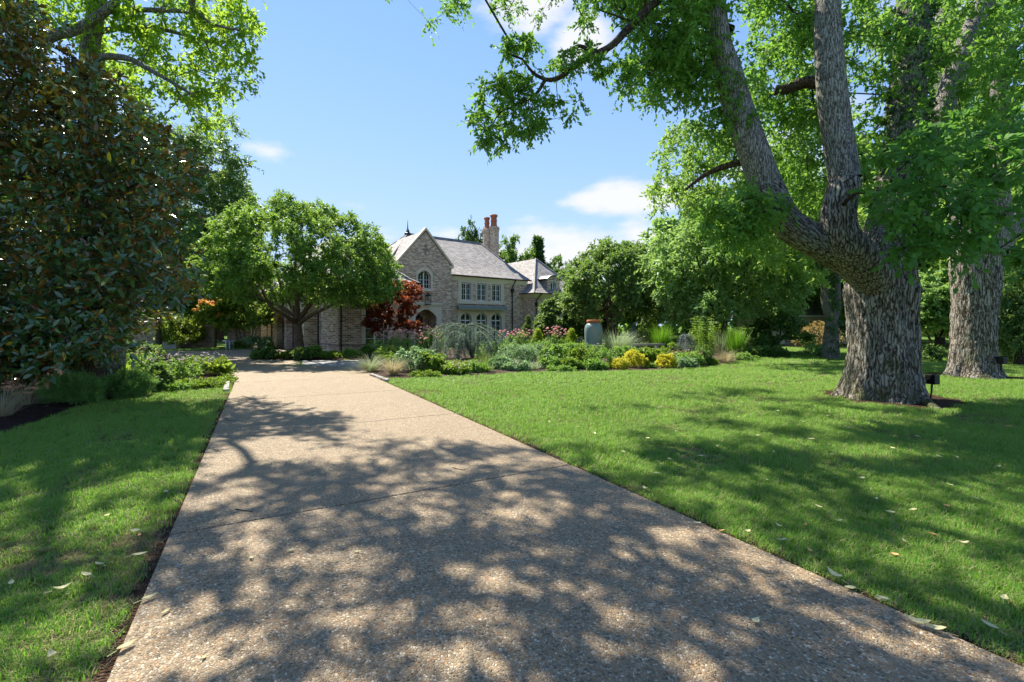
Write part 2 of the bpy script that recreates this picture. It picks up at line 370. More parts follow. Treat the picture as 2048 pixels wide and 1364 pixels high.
M['l_bright'] = L_('bright_wood_leaf', (.056, .112, .020), (.130, .215, .042), (.29, .43, .07), .46, .55, .3, cscale=.5)
M['l_dark'] = L_('dark_wood_leaf', (.016, .042, .012), (.040, .085, .018), (.10, .18, .03), .34, .5, .35, cscale=.6)
M['l_mid'] = L_('wood_leaf', (.028, .066, .014), (.070, .135, .024), (.18, .30, .035), .42, .5, .3, cscale=.6)
M['l_red'] = L_('red_maple_leaf', (.040, .013, .009), (.110, .032, .014), (.34, .085, .020), .42, .5, .3, cscale=1.6)
M['l_orange'] = L_('orange_leaf', (.22, .10, .03), (.36, .20, .05), (.55, .30, .07), .42, .5, .3)
M['l_tan'] = L_('tan_maple_leaf', (.13, .10, .035), (.27, .20, .075), (.30, .22, .08), .36, .5, .3)
M['l_yellowgreen'] = L_('yellow_green_leaf', (.09, .16, .02), (.20, .28, .04), (.40, .52, .06), .45, .5, .3)
M['l_jmaple'] = L_('green_maple_leaf', (.022, .055, .018), (.065, .125, .030), (.17, .26, .04), .36, .5, .35, cscale=1.5)
M['l_gold'] = L_('golden_shrub_leaf', (.42, .44, .03), (.82, .74, .06), (.78, .74, .08), .42, .5, .3, cscale=2.5)
M['l_lime'] = L_('lime_conifer_leaf', (.18, .32, .015), (.40, .56, .035), (.50, .66, .05), .42, .55, .25, cscale=2.5)
M['l_shrub'] = L_('shrub_leaf', (.050, .105, .022), (.120, .215, .042), (.24, .38, .05), .36, .5, .35, cscale=2.2)
M['l_sage'] = L_('blue_green_shrub_leaf', (.070, .120, .060), (.170, .245, .125), (.22, .34, .11), .32, .5, .35, cscale=2.0)
M['l_fresh'] = L_('fresh_green_leaf', (.080, .165, .018), (.170, .300, .036), (.34, .50, .05), .42, .5, .3, cscale=2.0)
M['l_cedar'] = L_('blue_cedar_needle', (.085, .115, .085), (.210, .255, .195), (.16, .22, .13), .22, .6, .25, cscale=3)
M['l_pine'] = L_('dwarf_pine_needle', (.05, .105, .03), (.13, .235, .06), (.18, .31, .05), .36, .5, .3, cscale=3)
M['l_bluespruce'] = L_('silver_blue_needle', (.20, .245, .235), (.40, .455, .44), (.22, .28, .24), .2, .6, .3, cscale=3)
M['l_ivy'] = L_('ivy_leaf', (.014, .040, .010), (.034, .080, .018), (.08, .15, .02), .25, .4, .4)
M['g_blade'] = L_('grass_blade', (.065, .175, .024), (.195, .370, .055), (.30, .56, .06), .42, .5, .22, cscale=.8, tip=(.34, .32, .14), tipamt=.06)
M['g_dry'] = L_('dry_grass_blade', (.18, .145, .075), (.34, .275, .15), (.36, .30, .15), .35, .6, .2)
M['g_orn'] = L_('ornamental_grass_blade', (.075, .160, .030), (.160, .290, .065), (.26, .42, .06), .38, .5, .3)
M['g_bright'] = L_('bright_grass_blade', (.060, .170, .012), (.130, .310, .025), (.24, .48, .03), .40, .5, .3)
M['g_silver'] = L_('silver_grass_blade', (.20, .28, .15), (.38, .47, .28), (.38, .48, .22), .38, .5, .3)
M['g_tan'] = L_('tan_grass_blade', (.30, .25, .13), (.55, .47, .28), (.55, .48, .26), .38, .6, .25)
M['pink'] = L_('pink_petal', (.60, .20, .22), (.85, .42, .40), (.80, .34, .34), .40, .5, .3)
M['rust'] = L_('rusty_bloom', (.28, .13, .09), (.42, .24, .17), (.40, .20, .13), .3, .5, .3)
M['mauve'] = L_('mauve_bloom', (.26, .19, .22), (.46, .37, .40), (.36, .26, .28), .3, .5, .3)
M['redflower'] = L_('red_geranium_petal', (.50, .03, .025), (.65, .06, .04), (.6, .05, .04), .3, .5, .3)
M['fallen'] = L_('fallen_leaf_blade', (.62, .56, .26), (.78, .72, .42), (.6, .55, .2), .25, .5, .3)
M['fallen_brown'] = L_('brown_fallen_leaf_blade', (.26, .11, .05), (.42, .22, .10), (.3, .15, .06), .2, .6, .2)
# ------------------------------------------------------------------ the ground
def sheet(name, poly, z, mat, kind='structure', parent=None, thick=0.0, label=None):
    mb = MB(); top = [(p[0], p[1], z) for p in poly]; mb.poly(*top)
    if thick:
        n = len(top)
        for i in range(n):
            a, b = top[i], top[(i + 1) % n]; mb.poly(b, a, (a[0], a[1], z - thick), (b[0], b[1], z - thick))
    o = mb.build(name, mat, parent)
    if parent is None: tag(o, label, None, None, kind)
    return o
def smooth_poly(pts, it=2):
    P = [np.array(p[:2], float) for p in pts]
    for _ in range(it):
        Q = []
        for i in range(len(P)):
            a, b = P[i], P[(i + 1) % len(P)]; Q += [a * .75 + b * .25, a * .25 + b * .75]
        P = Q
    return P
def ccw(P):
    P = [np.array(p[:2], float) for p in P]
    A = sum(P[i][0] * P[(i + 1) % len(P)][1] - P[(i + 1) % len(P)][0] * P[i][1] for i in range(len(P)))
    return P if A > 0 else P[::-1]

lawn = sheet('lawn', [(-400, -60), (400, -60), (400, 900), (-400, 900)], 0.0, M['turf'], label='mown green lawn on both sides of the driveway')

# driveway: straight run of exposed-aggregate slabs with sawn joints between
dth = math.atan2(518 - 1024, F); dv = np.array([sin(dth), cos(dth)]); dr = np.array([cos(dth), -sin(dth)])   # along / across
pL = G(342, 1076)[:2]; pR = G(1143, 938)[:2]
sJ = pL @ dv; cL = G(300, 1169)[:2] @ dr; cR = G(1348, 1028)[:2] @ dr
def DP(c, s): return c * dr + s * dv
SP, GAP = 3.5, .018
drive = empty('driveway'); tag(drive, 'brown exposed aggregate driveway running up towards the brick house', None, None, 'structure')
ZD = .028
s_end = G(455, 800)[:2] @ dv
def slab(poly):
    P = ccw(poly); mb = MB(); n = len(P); ch = .006; c0 = sum(P) / n
    def ins(p): v = c0 - p; return p + v / np.linalg.norm(v) * ch * 1.4
    top = [(*ins(p), ZD) for p in P]; mid = [(*p, ZD - ch) for p in P]; bot = [(*p, -.02) for p in P]
    mb.poly(*top)
    for i in range(n):
        j = (i + 1) % n; mb.poly(top[j], top[i], mid[i], mid[j]); mb.poly(mid[j], mid[i], bot[i], bot[j])
    return mb.build('slab', M['aggregate'], drive)
slab([DP(cL, -8), DP(cR, -8), DP(cR, sJ - GAP / 2), DP(cL, sJ - GAP / 2)])
k = 0; SL = []
while sJ + SP * (k + 1) < s_end + 3.6:
    a = sJ + SP * k + GAP / 2; b = sJ + SP * (k + 1) - GAP / 2
    slab([DP(cL, a), DP(cR, a), DP(cR, b), DP(cL, b)]); SL.append(b); k += 1
sE = SL[-1] + GAP
# dark joint bed below the slabs
sheet('joint_bed', ccw([DP(cL + .01, -6), DP(cR - .01, -6), DP(cR - .01, sE + .3), DP(cL + .01, sE + .3)]), .012, M['soil'], parent=drive)
eL, eR = DP(cL, sE), DP(cR, sE)
court_px = [(447, 744), (425, 728), (385, 716), (330, 710), (330, 703), (420, 703), (520, 697.5), (612, 701), (560, 706), (520, 712), (516, 717), (545, 721.5), (640, 722), (730, 721), (735, 727), (722, 736), (722, 745)]
court = [eR] + [G(*p)[:2] for p in court_px[::-1]] + [eL]
slab([eR] + [G(730, 740)[:2]] + [G(*p)[:2] for p in [(722, 736), (640, 733), (540, 733), (470, 735), (447, 744)]] + [eL])
far_court = [G(*p)[:2] for p in [(447, 743), (425, 728), (385, 716), (330, 710), (330, 703), (420, 702.5), (520, 698), (616, 701.5), (560, 706), (520, 711), (512, 716), (530, 720), (560, 722), (600, 722.6), (600, 732.4), (540, 732.4), (470, 734.5)]]
slab(far_court)
pv_poly = [G(*p)[:2] for p in [(604, 722.6), (730, 721.5), (830, 716), (830, 724), (735, 729), (722, 735.4), (604, 732)]]
sheet('sett_paving', ccw(pv_poly), .030, M['paver'], thick=.05, label='pale grey sett paving where the court meets the entrance walk')
DRIVE_POLYS = [[DP(cL - .05, -8), DP(cR + .05, -8), DP(cR + .05, sE), DP(cL - .05, sE)], far_court, pv_poly,
               [eR, G(730, 740)[:2], G(722, 733)[:2], G(470, 733)[:2], G(447, 744)[:2], eL]]
# ragged soil line where the turf is edged back from the slabs
def soil_strip(c0, w, side):
    mb = MB(); S = np.arange(-2.0, sE, .06); rg = np.random.default_rng(int(c0 * 100) % 97 + 3); pa = pb = None
    ww = w * (.55 + .9 * vnoise(np.stack([S * 2.3, S * 0, S * 0 + side], 1), 5) + .5 * vnoise(np.stack([S * 9, S * 0, S * 0], 1), 8))
    for s, q in zip(S, ww):
        a = DP(c0, s); b = DP(c0 + side * q, s)
        if pa is not None: mb.poly((*pa, .005), (*a, .005), (*b, .007), (*pb, .007))
        pa, pb = a, b
    o = mb.build('soil_edge', M['soil'], drive); return o
soil_strip(cR - .01, .085, 1); soil_strip(cL + .01, .075, -1)

# planting beds
main_bed = smooth_poly([G(*p) for p in [(722, 746), (745, 756), (790, 760), (900, 753), (1030, 746), (1150, 743.5), (1250, 743), (1345, 740), (1430, 732), (1478, 724), (1490, 716), (1440, 702), (1300, 690), (1100, 690), (960, 692), (840, 704), (745, 724)]])
left_bed = smooth_poly([(-14, 5.2), G(0, 872)[:2] + np.array([-1.2, -.55]), G(0, 872), G(60, 852), G(130, 824), G(210, 801), G(300, 787), G(390, 782), G(452, 779), G(452, 762), G(443, 745), G(415, 728), G(370, 716), G(315, 710), G(240, 712), (-18, 17), (-18, 8)], 2)
isle_bed = smooth_poly([G(*p) for p in [(508, 716), (530, 720.5), (580, 722.3), (700, 722), (760, 719), (760, 709), (690, 711.5), (625, 702.5), (585, 703), (535, 710)]])
door_bed = smooth_poly([G(*p) for p in [(480, 696), (540, 697.3), (552, 695), (530, 692), (478, 691)]])
def bed(name, poly, mat, label, z=.012, h=.07):
    """soil sheet, gently mounded towards the middle"""
    P = ccw(poly); c0 = sum(P) / len(P); mb = MB(); rings = [(1, z), (.97, z + .35 * h), (.9, z + .75 * h), (.7, z + h), (.35, z + h * 1.1)]
    n = len(P)
    for (k0, z0), (k1, z1) in zip(rings[:-1], rings[1:]):
        for i in range(n):
            a, b = P[i], P[(i + 1) % n]
            mb.poly((*(c0 + (a - c0) * k0), z0), (*(c0 + (b - c0) * k0), z0), (*(c0 + (b - c0) * k1), z1), (*(c0 + (a - c0) * k1), z1))
    mb.poly(*[(*(c0 + (a - c0) * rings[-1][0]), rings[-1][1]) for a in P])
    o = mb.build(name, mat, smooth=True); return tag(o, label, None, None, 'structure')
bed('garden_bed', main_bed, M['mulch_dry'], 'long mulched border of mixed planting across the lawn')
bed('mulch_bed', left_bed, M['mulch'], 'dark bark mulch bed under the magnolia', h=.05)
bed('island_bed', isle_bed, M['mulch'], 'small mulched bed around the dome tree by the house corner')
bed('door_bed', door_bed, M['mulch_dry'], 'narrow planted strip beside the arched doors', h=.03)
BEDS = [main_bed, left_bed, isle_bed, door_bed]
# pale path and drive far across the lawn at the right
sheet('gravel_path', ccw([G(1560, 722.4)[:2], G(2048, 730)[:2], G(2150, 731)[:2], G(2150, 733)[:2], G(2048, 731.6)[:2], G(1560, 723.6)[:2]]), .010, M['gravel'], label='thin pale path line crossing the far lawn')
sheet('far_drive', ccw([G(1700, 707.5)[:2], G(2150, 708)[:2], G(2150, 712.5)[:2], G(1700, 711.5)[:2]]), .012, M['gravel'], label='pale drive beyond the two old trees')
sheet('entrance_walk', ccw([G(735, 727)[:2], G(830, 722)[:2], G(905, 702)[:2], G(890, 694)[:2], G(850, 697)[:2], G(790, 715)[:2]]), .016, M['paver'], label='grey paved walk leading to the arched entrance')
# edging stones where the beds meet the driveway
def rough_block(l, w, h, seed):
    mb = MB(); rg = np.random.default_rng(seed); P = []
    for z in (-.03, h * .75, h):
        k = .86 if z == h else 1.0
        for (x, y) in ((-1, -1), (0, -1.05), (1, -1), (1, 1), (0, 1.05), (-1, 1)):
            P.append((x * l / 2 * k + rg.normal(0, .008), y * w / 2 * k + rg.normal(0, .006), z + rg.normal(0, .005)))
    Fc = []
    for i in (0, 6):
        for q in range(6): Fc.append((i + q, i + (q + 1) % 6, i + 6 + (q + 1) % 6, i + 6 + q))
    Fc.append(tuple(range(12, 18))); mb.add(P, Fc); return mb.mesh('edging_stone')
blocks = [rough_block(.24, .11, .075, s) for s in range(4)]
def edging(a, b, desc, grp):
    a, b = np.array(a[:2]), np.array(b[:2]); n = max(2, int(np.linalg.norm(b - a) / .26)); ang = atan2(*(b - a)[::-1])
    for i in range(n):
        p = a + (b - a) * (i + .5) / n
        o = link('edging_stone', blocks[i % 4], M['kerb']); o.location = (p[0], p[1], .012); o.rotation_euler = (0, 0, ang + random.uniform(-.05, .05))
        tag(o, desc, 'edging stone', grp)
edging(G(735, 752) + np.array([.1, 0, 0]), G(776, 765), 'pale rough edging stone at the tip of the long border', 'edging stones at the border tip')
edging(G(456, 762), G(452, 786) + np.array([0, 0, 0]), 'pale rough edging stone between the mulch bed and driveway', 'edging stones by the mulch bed')

# ------------------------------------------------------------------ grass blades
def blade_strip(rg, base, h, w, lean, ang):
    """one blade of three vertices rows bending over; returns verts, faces"""
    dx, dy = cos(ang), sin(ang); sx, sy = -dy, dx; V = []
    for t, ww in ((0, 1), (.55, .8), (1, 0)):
        o = lean * t * t * h; z = h * (t - .28 * t * t * lean)
        if ww: V += [(base[0] + dx * o - sx * w * ww / 2, base[1] + dy * o - sy * w * ww / 2, z), (base[0] + dx * o + sx * w * ww / 2, base[1] + dy * o + sy * w * ww / 2, z)]
        else: V += [(base[0] + dx * o, base[1] + dy * o, z)]
    return V
def clump(name, nb, rad, h, w, mat, seed):
    rg = np.random.default_rng(seed); V = []; idx = []; fn = []
    for i in range(nb):
        r = rad * sqrt(rg.random()); q = rg.random() * 2 * pi
        b = len(V); V += blade_strip(rg, (r * cos(q), r * sin(q)), h * rg.uniform(.55, 1.15), w * rg.uniform(.7, 1.2), rg.uniform(.1, 1.3), rg.random() * 2 * pi)
        idx += [b, b + 1, b + 3, b + 2, b + 2, b + 3, b + 4]; fn += [4, 3]
    me = raw_mesh(name, V, fn, idx); me.materials.append(mat); return bpy.data.objects.new(name, me)
def scatter(name, pts, rotz, scl, tilt, inst, label, kind='stuff', parent=None):
    n = len(pts); me = bpy.data.meshes.new(name); me.vertices.add(n); me.vertices.foreach_set('co', np.asarray(pts, np.float32).ravel())
    a = me.attributes.new('rot', 'FLOAT_VECTOR', 'POINT'); r = np.zeros((n, 3), np.float32); r[:, 2] = rotz; r[:, :2] = tilt; a.data.foreach_set('vector', r.ravel())
    a = me.attributes.new('scl', 'FLOAT_VECTOR', 'POINT'); a.data.foreach_set('vector', np.asarray(scl, np.float32).ravel())
    o = link(name, me, None, parent); me.materials.append(inst.data.materials[0])
    ng = bpy.data.node_groups.new(name + '_scatter', 'GeometryNodeTree')
    ng.interface.new_socket('Geometry', in_out='INPUT', socket_type='NodeSocketGeometry'); ng.interface.new_socket('Geometry', in_out='OUTPUT', socket_type='NodeSocketGeometry')
    N = ng.nodes; gi = N.new('NodeGroupInput'); go = N.new('NodeGroupOutput'); iop = N.new('GeometryNodeInstanceOnPoints'); oi = N.new('GeometryNodeObjectInfo')
    oi.inputs['Object'].default_value = inst
    r = N.new('GeometryNodeInputNamedAttribute'); r.data_type = 'FLOAT_VECTOR'; r.inputs['Name'].default_value = 'rot'
    s = N.new('GeometryNodeInputNamedAttribute'); s.data_type = 'FLOAT_VECTOR'; s.inputs['Name'].default_value = 'scl'
    Lk = ng.links.new; Lk(gi.outputs[0], iop.inputs['Points']); Lk(oi.outputs['Geometry'], iop.inputs['Instance'])
    Lk(r.outputs[0], iop.inputs['Rotation']); Lk(s.outputs[0], iop.inputs['Scale']); Lk(iop.outputs[0], go.inputs[0])
    md = o.modifiers.new('scatter', 'NODES'); md.node_group = ng
    if parent is None: tag(o, label, None, None, kind)
    return o
def litter_ring(c, r, label, seed):
    mb = MB(); n = 60; P = []
    for k in range(n):
        a = 2 * pi * k / n; q = r * (.8 + .55 * vnoise(np.array([[cos(a) * 2.2 + 5, sin(a) * 2.2, seed]]), seed)[0] + .25 * vnoise(np.array([[cos(a) * 7, sin(a) * 7, seed]]), seed + 1)[0]); P.append((c[0] + q * cos(a), c[1] + q * sin(a), .006))
    mb.poly(*P); o = mb.build('bare_soil', M['soil']); tag(o, label, None, None, 'structure'); BARE.append(P)
BARE = []
TRUNKS = []          # (x, y, r) bare round the tree feet, filled before grass is sown
def sow():
    rg = np.random.default_rng(3); P = []; S = []
    # density falls with distance, tufts grow wider
    for (y0, y1, x0, x1, dens, sc) in ((.6, 1.4, -6, 6, 420, 1.0), (1.4, 3.2, -7, 8, 900, .8), (3.2, 5, -9, 10, 620, .9), (5, 8, -12, 14, 330, 1.05), (8, 12.5, -12, 20, 150, 1.35), (12.5, 19, -16, 30, 62, 1.9), (19, 34, -22, 46, 20, 2.7)):
        n = int((y1 - y0) * (x1 - x0) * dens); q = np.stack([rg.uniform(x0, x1, n), rg.uniform(y0, y1, n)], 1)
        fr = np.abs(q[:, 0]) < (q[:, 1] * 1.16 + 3.6); q = q[fr]
        P.append(q); S.append(np.full(len(q), sc))
    P = np.concatenate(P); S = np.concatenate(S); keep = np.ones(len(P), bool)
    for poly in DRIVE_POLYS + BEDS + [b for b in BARE]: keep &= ~inpoly(P, poly)
    keep &= ~inpoly(P, HOUSE_FOOT)
    for (x, y, r) in TRUNKS:
        d = np.hypot(P[:, 0] - x, P[:, 1] - y); keep &= ~(d < r * (1 + .25 * (vnoise(np.stack([P[:, 0] * 3, P[:, 1] * 3, P[:, 0] * 0], 1), 4))))
    P, S = P[keep], S[keep]
    # thin, dry turf in patches and along the slabs
    c = P @ dr; near = np.clip(1 - np.minimum(np.abs(c - cR - .05), np.abs(c - cL + .05)) / .55, 0, 1)
    nz = vnoise(np.stack([P[:, 0] * .9, P[:, 1] * .9, P[:, 0] * 0], 1), 21) * .6 + vnoise(np.stack([P[:, 0] * 2.6, P[:, 1] * 2.6, P[:, 0] * 0], 1), 22) * .4
    lowleft = np.clip((4.2 - P[:, 1]) / 2.2, 0, 1) * (P[:, 0] < 0)
    dry = np.clip((nz - .56) * 4, 0, 1) * .7 + near * .35 + lowleft * np.clip((nz - .30) * 3, 0, 1) * .8
    isdry = rg.random(len(P)) < dry * .8
    drop = (rg.random(len(P)) < dry * .25)
    g = ~isdry & ~drop; d = isdry & ~drop
    for nm, m, mat, lab, hh, seed in (('lawn_grass', g, M['g_blade'], 'short green turf grass of the lawn', .066, 1), ('dry_grass', d, M['g_dry'], 'straw-coloured dry patches in the lawn', .035, 2)):
        p = P[m]; n = len(p); s = S[m]; hv = .8 + .5 * vnoise(np.stack([p[:, 0] * 1.7, p[:, 1] * 1.7, p[:, 0] * 0], 1), 9)
        scl = np.stack([s, s, np.minimum(s, 1.25) * hv * rg.uniform(.75, 1.2, n)], 1)
        inst = clump(nm + '_tuft', 16, .06, hh, .0058, mat, seed)
        scatter(nm, np.column_stack([p, np.zeros(n)]), rg.random(n) * 2 * pi, scl, rg.normal(0, .12, (n, 2)), inst, lab)
# ------------------------------------------------------------------ the brick house (built in its own frame: x along the front, y into the house)
hth = math.atan2(1196, F); hd = np.array([sin(hth), cos(hth)]); hn = np.array([-hd[1], hd[0]]); hE = np.array([(905 - 1024) / F * 40, 40.0])
def HW(u, v): return hE + u * hd + v * hn
HOUSE_FOOT = [HW(-14, -9.5), HW(-7, -9.5), HW(-7, -1.2), HW(7.4, -.6), HW(7.4, -2.2), HW(15, -2.2), HW(15, 14), HW(-14, 14)]
house = empty('brick_house', (hE[0], hE[1], 0), math.atan2(hd[1], hd[0]))
tag(house, 'two-storey brick house with steep slate roofs, front gable and twin-pot chimney', 'house')
def Tfront(v): return lambda u, w, z: (u, v + w, z)               # faces -y
def Tleft(u0): return lambda v, w, z: (u0 + w, -v, z)             # faces -x; wall coordinate runs along -y
def arch_z(o, u):
    a, b, c, d, r = o
    if r <= 0: return d
    m = (a + b) / 2; h = (b - a) / 2; return d + r * max(0, 1 - ((u - m) / h) ** 2)
def panel(T, u0, u1, z0, ztop, ops=(), depth=.2, breaks=(), seg=10):
    mb = MB(); zt = ztop if callable(ztop) else (lambda u: ztop); B = {u0, u1, *breaks}
    for o in ops:
        B |= {o[0], o[1]}
        if o[4] > 0: B |= {o[0] + (o[1] - o[0]) * i / seg for i in range(seg + 1)}
    B = sorted(b for b in B if u0 - 1e-6 <= b <= u1 + 1e-6)
    for a, b in zip(B[:-1], B[1:]):
        if b - a < 1e-5: continue
        m = (a + b) / 2; ca = cb = z0
        for o in sorted([o for o in ops if o[0] < m < o[1]], key=lambda o: o[2]):
            if o[2] - ca > 1e-4: mb.poly(T(a, 0, ca), T(b, 0, cb), T(b, 0, o[2]), T(a, 0, o[2]))
            ca, cb = arch_z(o, a), arch_z(o, b)
            mb.poly(T(a, 0, ca), T(b, 0, cb), T(b, depth, cb), T(a, depth, ca))
            mb.poly(T(b, 0, o[2]), T(a, 0, o[2]), T(a, depth, o[2]), T(b, depth, o[2]))
        mb.poly(T(a, 0, ca), T(b, 0, cb), T(b, 0, zt(b - 1e-6)), T(a, 0, zt(a + 1e-6)))
    for o in ops:
        mb.poly(T(o[0], 0, o[2]), T(o[0], 0, o[3]), T(o[0], depth, o[3]), T(o[0], depth, o[2]))
        mb.poly(T(o[1], 0, o[3]), T(o[1], 0, o[2]), T(o[1], depth, o[2]), T(o[1], depth, o[3]))
    return mb
def strip_arch(mb, T, o, th, w0, w1, seg=10):
    """a curved member following the arch head, th tall"""
    a, b = o[0], o[1]
    for i in range(seg):
        p, q = a + (b - a) * i / seg, a + (b - a) * (i + 1) / seg; zp, zq = arch_z(o, p), arch_z(o, q)
        f = [T(p, w0, zp - th), T(q, w0, zq - th), T(q, w0, zq), T(p, w0, zp)]; g = [T(p, w1, zp - th), T(q, w1, zq - th), T(q, w1, zq), T(p, w1, zp)]
        mb.poly(*f); mb.poly(f[1], f[0], g[0], g[1])
def window(T, a, b, c, d, rise, w, cols=2, rows=3, transom=None, parent=None, case=.035, name='window', fm='white', cm='darkframe'):
    """casement pair set w deep in its opening: casing, white frame with glazing bars, two panes"""
    parent = parent or house; o = (a, b, c, d, rise)
    mb = MB(); e = .004
    if case:
        k = MB()
        k.box(a + e, a + case, w - .07, w, c, d, T); k.box(b - case, b - e, w - .07, w, c, d, T)
        if rise > 0: strip_arch(k, T, (a + e, b - e, c, d, rise), case, w - .07, w)
        else: k.box(a + case, b - case, w - .07, w, d - case, d, T)
    A, B_, D = a + case, b - case, d - (case if rise <= 0 else 0); oo = (A, B_, c, D, max(0, rise - case) if rise > 0 else 0)
    fw = .062; m = (A + B_) / 2
    mb.box(A, A + fw, w - .05, w, c, D, T); mb.box(B_ - fw, B_, w - .05, w, c, D, T); mb.box(A + fw, B_ - fw, w - .048, w, c, c + fw, T)
    if rise > 0: strip_arch(mb, T, oo, fw, w - .05, w)
    else: mb.box(A + fw, B_ - fw, w - .048, w, D - fw, D, T)
    mb.box(m - fw * .75, m + fw * .75, w - .055, w, c + fw, arch_z(oo, m) - fw * .9, T)
    zs = [c + (D - c) * i / rows for i in range(1, rows)]
    if transom:
        zs = [c + (transom - c) * i / rows for i in range(1, rows)] + []
        mb.box(A + fw, B_ - fw, w - .058, w, transom - .05, transom + .05, T)
    for z in zs: mb.box(A + fw, B_ - fw, w - .034, w - .004, z - .014, z + .014, T)
    per = cols // 2
    for s0, s1 in ((A + fw, m - fw * .75), (m + fw * .75, B_ - fw)):
        for i in range(1, per): x = s0 + (s1 - s0) * i / per; mb.box(x - .012, x + .012, w - .032, w - .004, c + fw, D, T)
    fr = mb.build(name, M[fm], parent)
    if case: k.build('casing', M[cm], fr)
    for s0, s1 in ((A + .01, m), (m, B_ - .01)):
        g = MB(); N_ = 5
        for i in range(N_):
            p, q = s0 + (s1 - s0) * i / N_, s0 + (s1 - s0) * (i + 1) / N_
            g.poly(T(p, w - .012, c + .01), T(q, w - .012, c + .01), T(q, w - .012, arch_z(oo, q) - .01), T(p, w - .012, arch_z(oo, p) - .01))
        g.build('pane', M['glass'], fr)
    return fr
def hpart(mb, name, mat, bevel=0, smooth=False, parent=None): return mb.build(name, M[mat], parent or house, smooth=smooth, bevel=bevel)

def faces(mb, name, mat):
    for f in mb.f:
        s = MB(); s.poly(*[mb.v[i] for i in f]); hpart(s, name, mat)
# --- main front (v = 0, u 0 .. 8.3)
T0 = Tfront(0.0)
UP = [(.88, 1.91), (2.52, 3.53), (4.16, 5.16)]; DN = [(.82, 1.94), (2.46, 3.61), (4.10, 5.25)]
up_ops = [(a, b, 3.83, 5.36, 0) for a, b in UP]; dn_ops = [(a, b, .12, 2.34, .40) for a, b in DN]
hpart(panel(T0, -.3, 8.3, 0, 5.80, [(.55, 5.5, 3.55, 5.62, 0), (.5, 5.62, 0.0, 3.02, 0)], .10), 'wall', 'brick')
TS = Tfront(-.03)
hpart(panel(TS, .55, 5.5, 3.55, 5.62, up_ops, .17), 'stone_surround', 'stone')
hpart(panel(TS, .5, 5.62, 0.0, 3.02, dn_ops, .22), 'stone_surround', 'stone')
mb = MB(); mb.box(.40, 5.66, -.12, -.03, 3.50, 3.62); mb.box(.40, 5.66, -.09, -.03, 3.62, 3.70); hpart(mb, 'string_course', 'stone', .01)
for a, b in ((2.05, 2.38), (3.67, 4.02)): mb = MB(); mb.box(a, b, -.045, -.03, 3.83, 5.3); hpart(mb, 'brick_panel', 'brick')
for a, b in UP: window(TS, a, b, 3.83, 5.36, 0, .16, 4, 3)
for a, b in DN:
    window(TS, a, b, .12, 2.34, .40, .21, 2, 4, transom=2.05, name='french_door')
# right stretch of front has plain brick; awning roll with scalloped valance over the french doors
aw = MB(); aw.tube([(.30, -.42, 3.20), (5.55, -.42, 3.20)], .13, 14); aw.box(.30, 5.55, -.44, -.04, 3.24, 3.34)
awo = hpart(aw, 'awning', 'awning', smooth=False)
va = MB(); nS = 26
for i in range(nS):
    x0 = .32 + 5.2 * i / nS; x1 = .32 + 5.2 * (i + 1) / nS; m_ = (x0 + x1) / 2
    va.poly((x0, -.555, 3.16), (x1, -.555, 3.16), (x1 - .02, -.56, 2.99), (m_, -.56, 2.93), (x0 + .02, -.56, 2.99))
    va.poly((x0, -.551, 3.16), (x1, -.551, 3.16), (x1 - .02, -.556, 2.99), (m_, -.556, 2.93), (x0 + .02, -.556, 2.99))
va.build('valance', M['valance'], awo)
# --- roofs
def hip_roof(u0, u1, v0, v1, z0, prof, k0, k1, kf=1.0, kb=1.0, name='roof', cap=True):
    """prof: (inset across, height); k0/k1 scale the inset at the -u / +u ends"""
    mb = MB(); R_ = []
    for ins, h in prof:
        R_.append([(u0 + k0 * ins, v0 + kf * ins, z0 + h), (u1 - k1 * ins, v0 + kf * ins, z0 + h), (u1 - k1 * ins, v1 - kb * ins, z0 + h), (u0 + k0 * ins, v1 - kb * ins, z0 + h)])
    for A, B_ in zip(R_[:-1], R_[1:]):
        for i in range(4):
            j = (i + 1) % 4; mb.poly(A[i], A[j], B_[j], B_[i])
    A = R_[0]; mb.poly(*[(p[0], p[1], p[2] - .002) for p in A[::-1]])
    o = hpart(mb, name, 'slate')
    if cap:
        for i in range(4):
            c = MB(); c.tube([np.array(Rg[i]) + np.array([0, 0, .02]) for Rg in R_], .07, 5); c.build('hip_cap', M['slate'], o)
    return o, R_
ms = 10.03 - 5.94
main_roof, RR = hip_roof(-6.5, 8.62, -.22, 10.22, 5.94, [(0, 0), (.6, .38), (1.5, 1.05), (5.22, ms)], .90, .46, name='roof')
c = MB(); c.tube([np.array(RR[-1][0]) + np.array([0, 0, .03]), np.array(RR[-1][1]) + np.array([0, 0, .03])], .08, 6); c.build('ridge_cap', M['slate'], main_roof)
def soffit(u0, u1, v0, z, w=.5, h=.42):
    """sloping plaster cove under the front eave"""
    mb = MB(); mb.poly((u0, v0, z - .02), (u1, v0, z - .02), (u1, v0 + w, z - h), (u0, v0 + w, z - h)); mb.poly((u0, v0 + .0, z - .02), (u0, v0 + w, z - h), (u0, v0 + w, z - .02)); mb.poly((u1, v0, z - .02), (u1, v0 + w, z - .02), (u1, v0 + w, z - h))
    return hpart(mb, 'soffit', 'soffit')
soffit(-.2, 8.3, -.20, 5.93, .19, .44)
def gutter(P, r=.065): mb = MB(); mb.tube(P, r, 8); return hpart(mb, 'gutter', 'bronze')
gutter([(-.2, -.27, 5.93), (8.66, -.27, 5.93)])
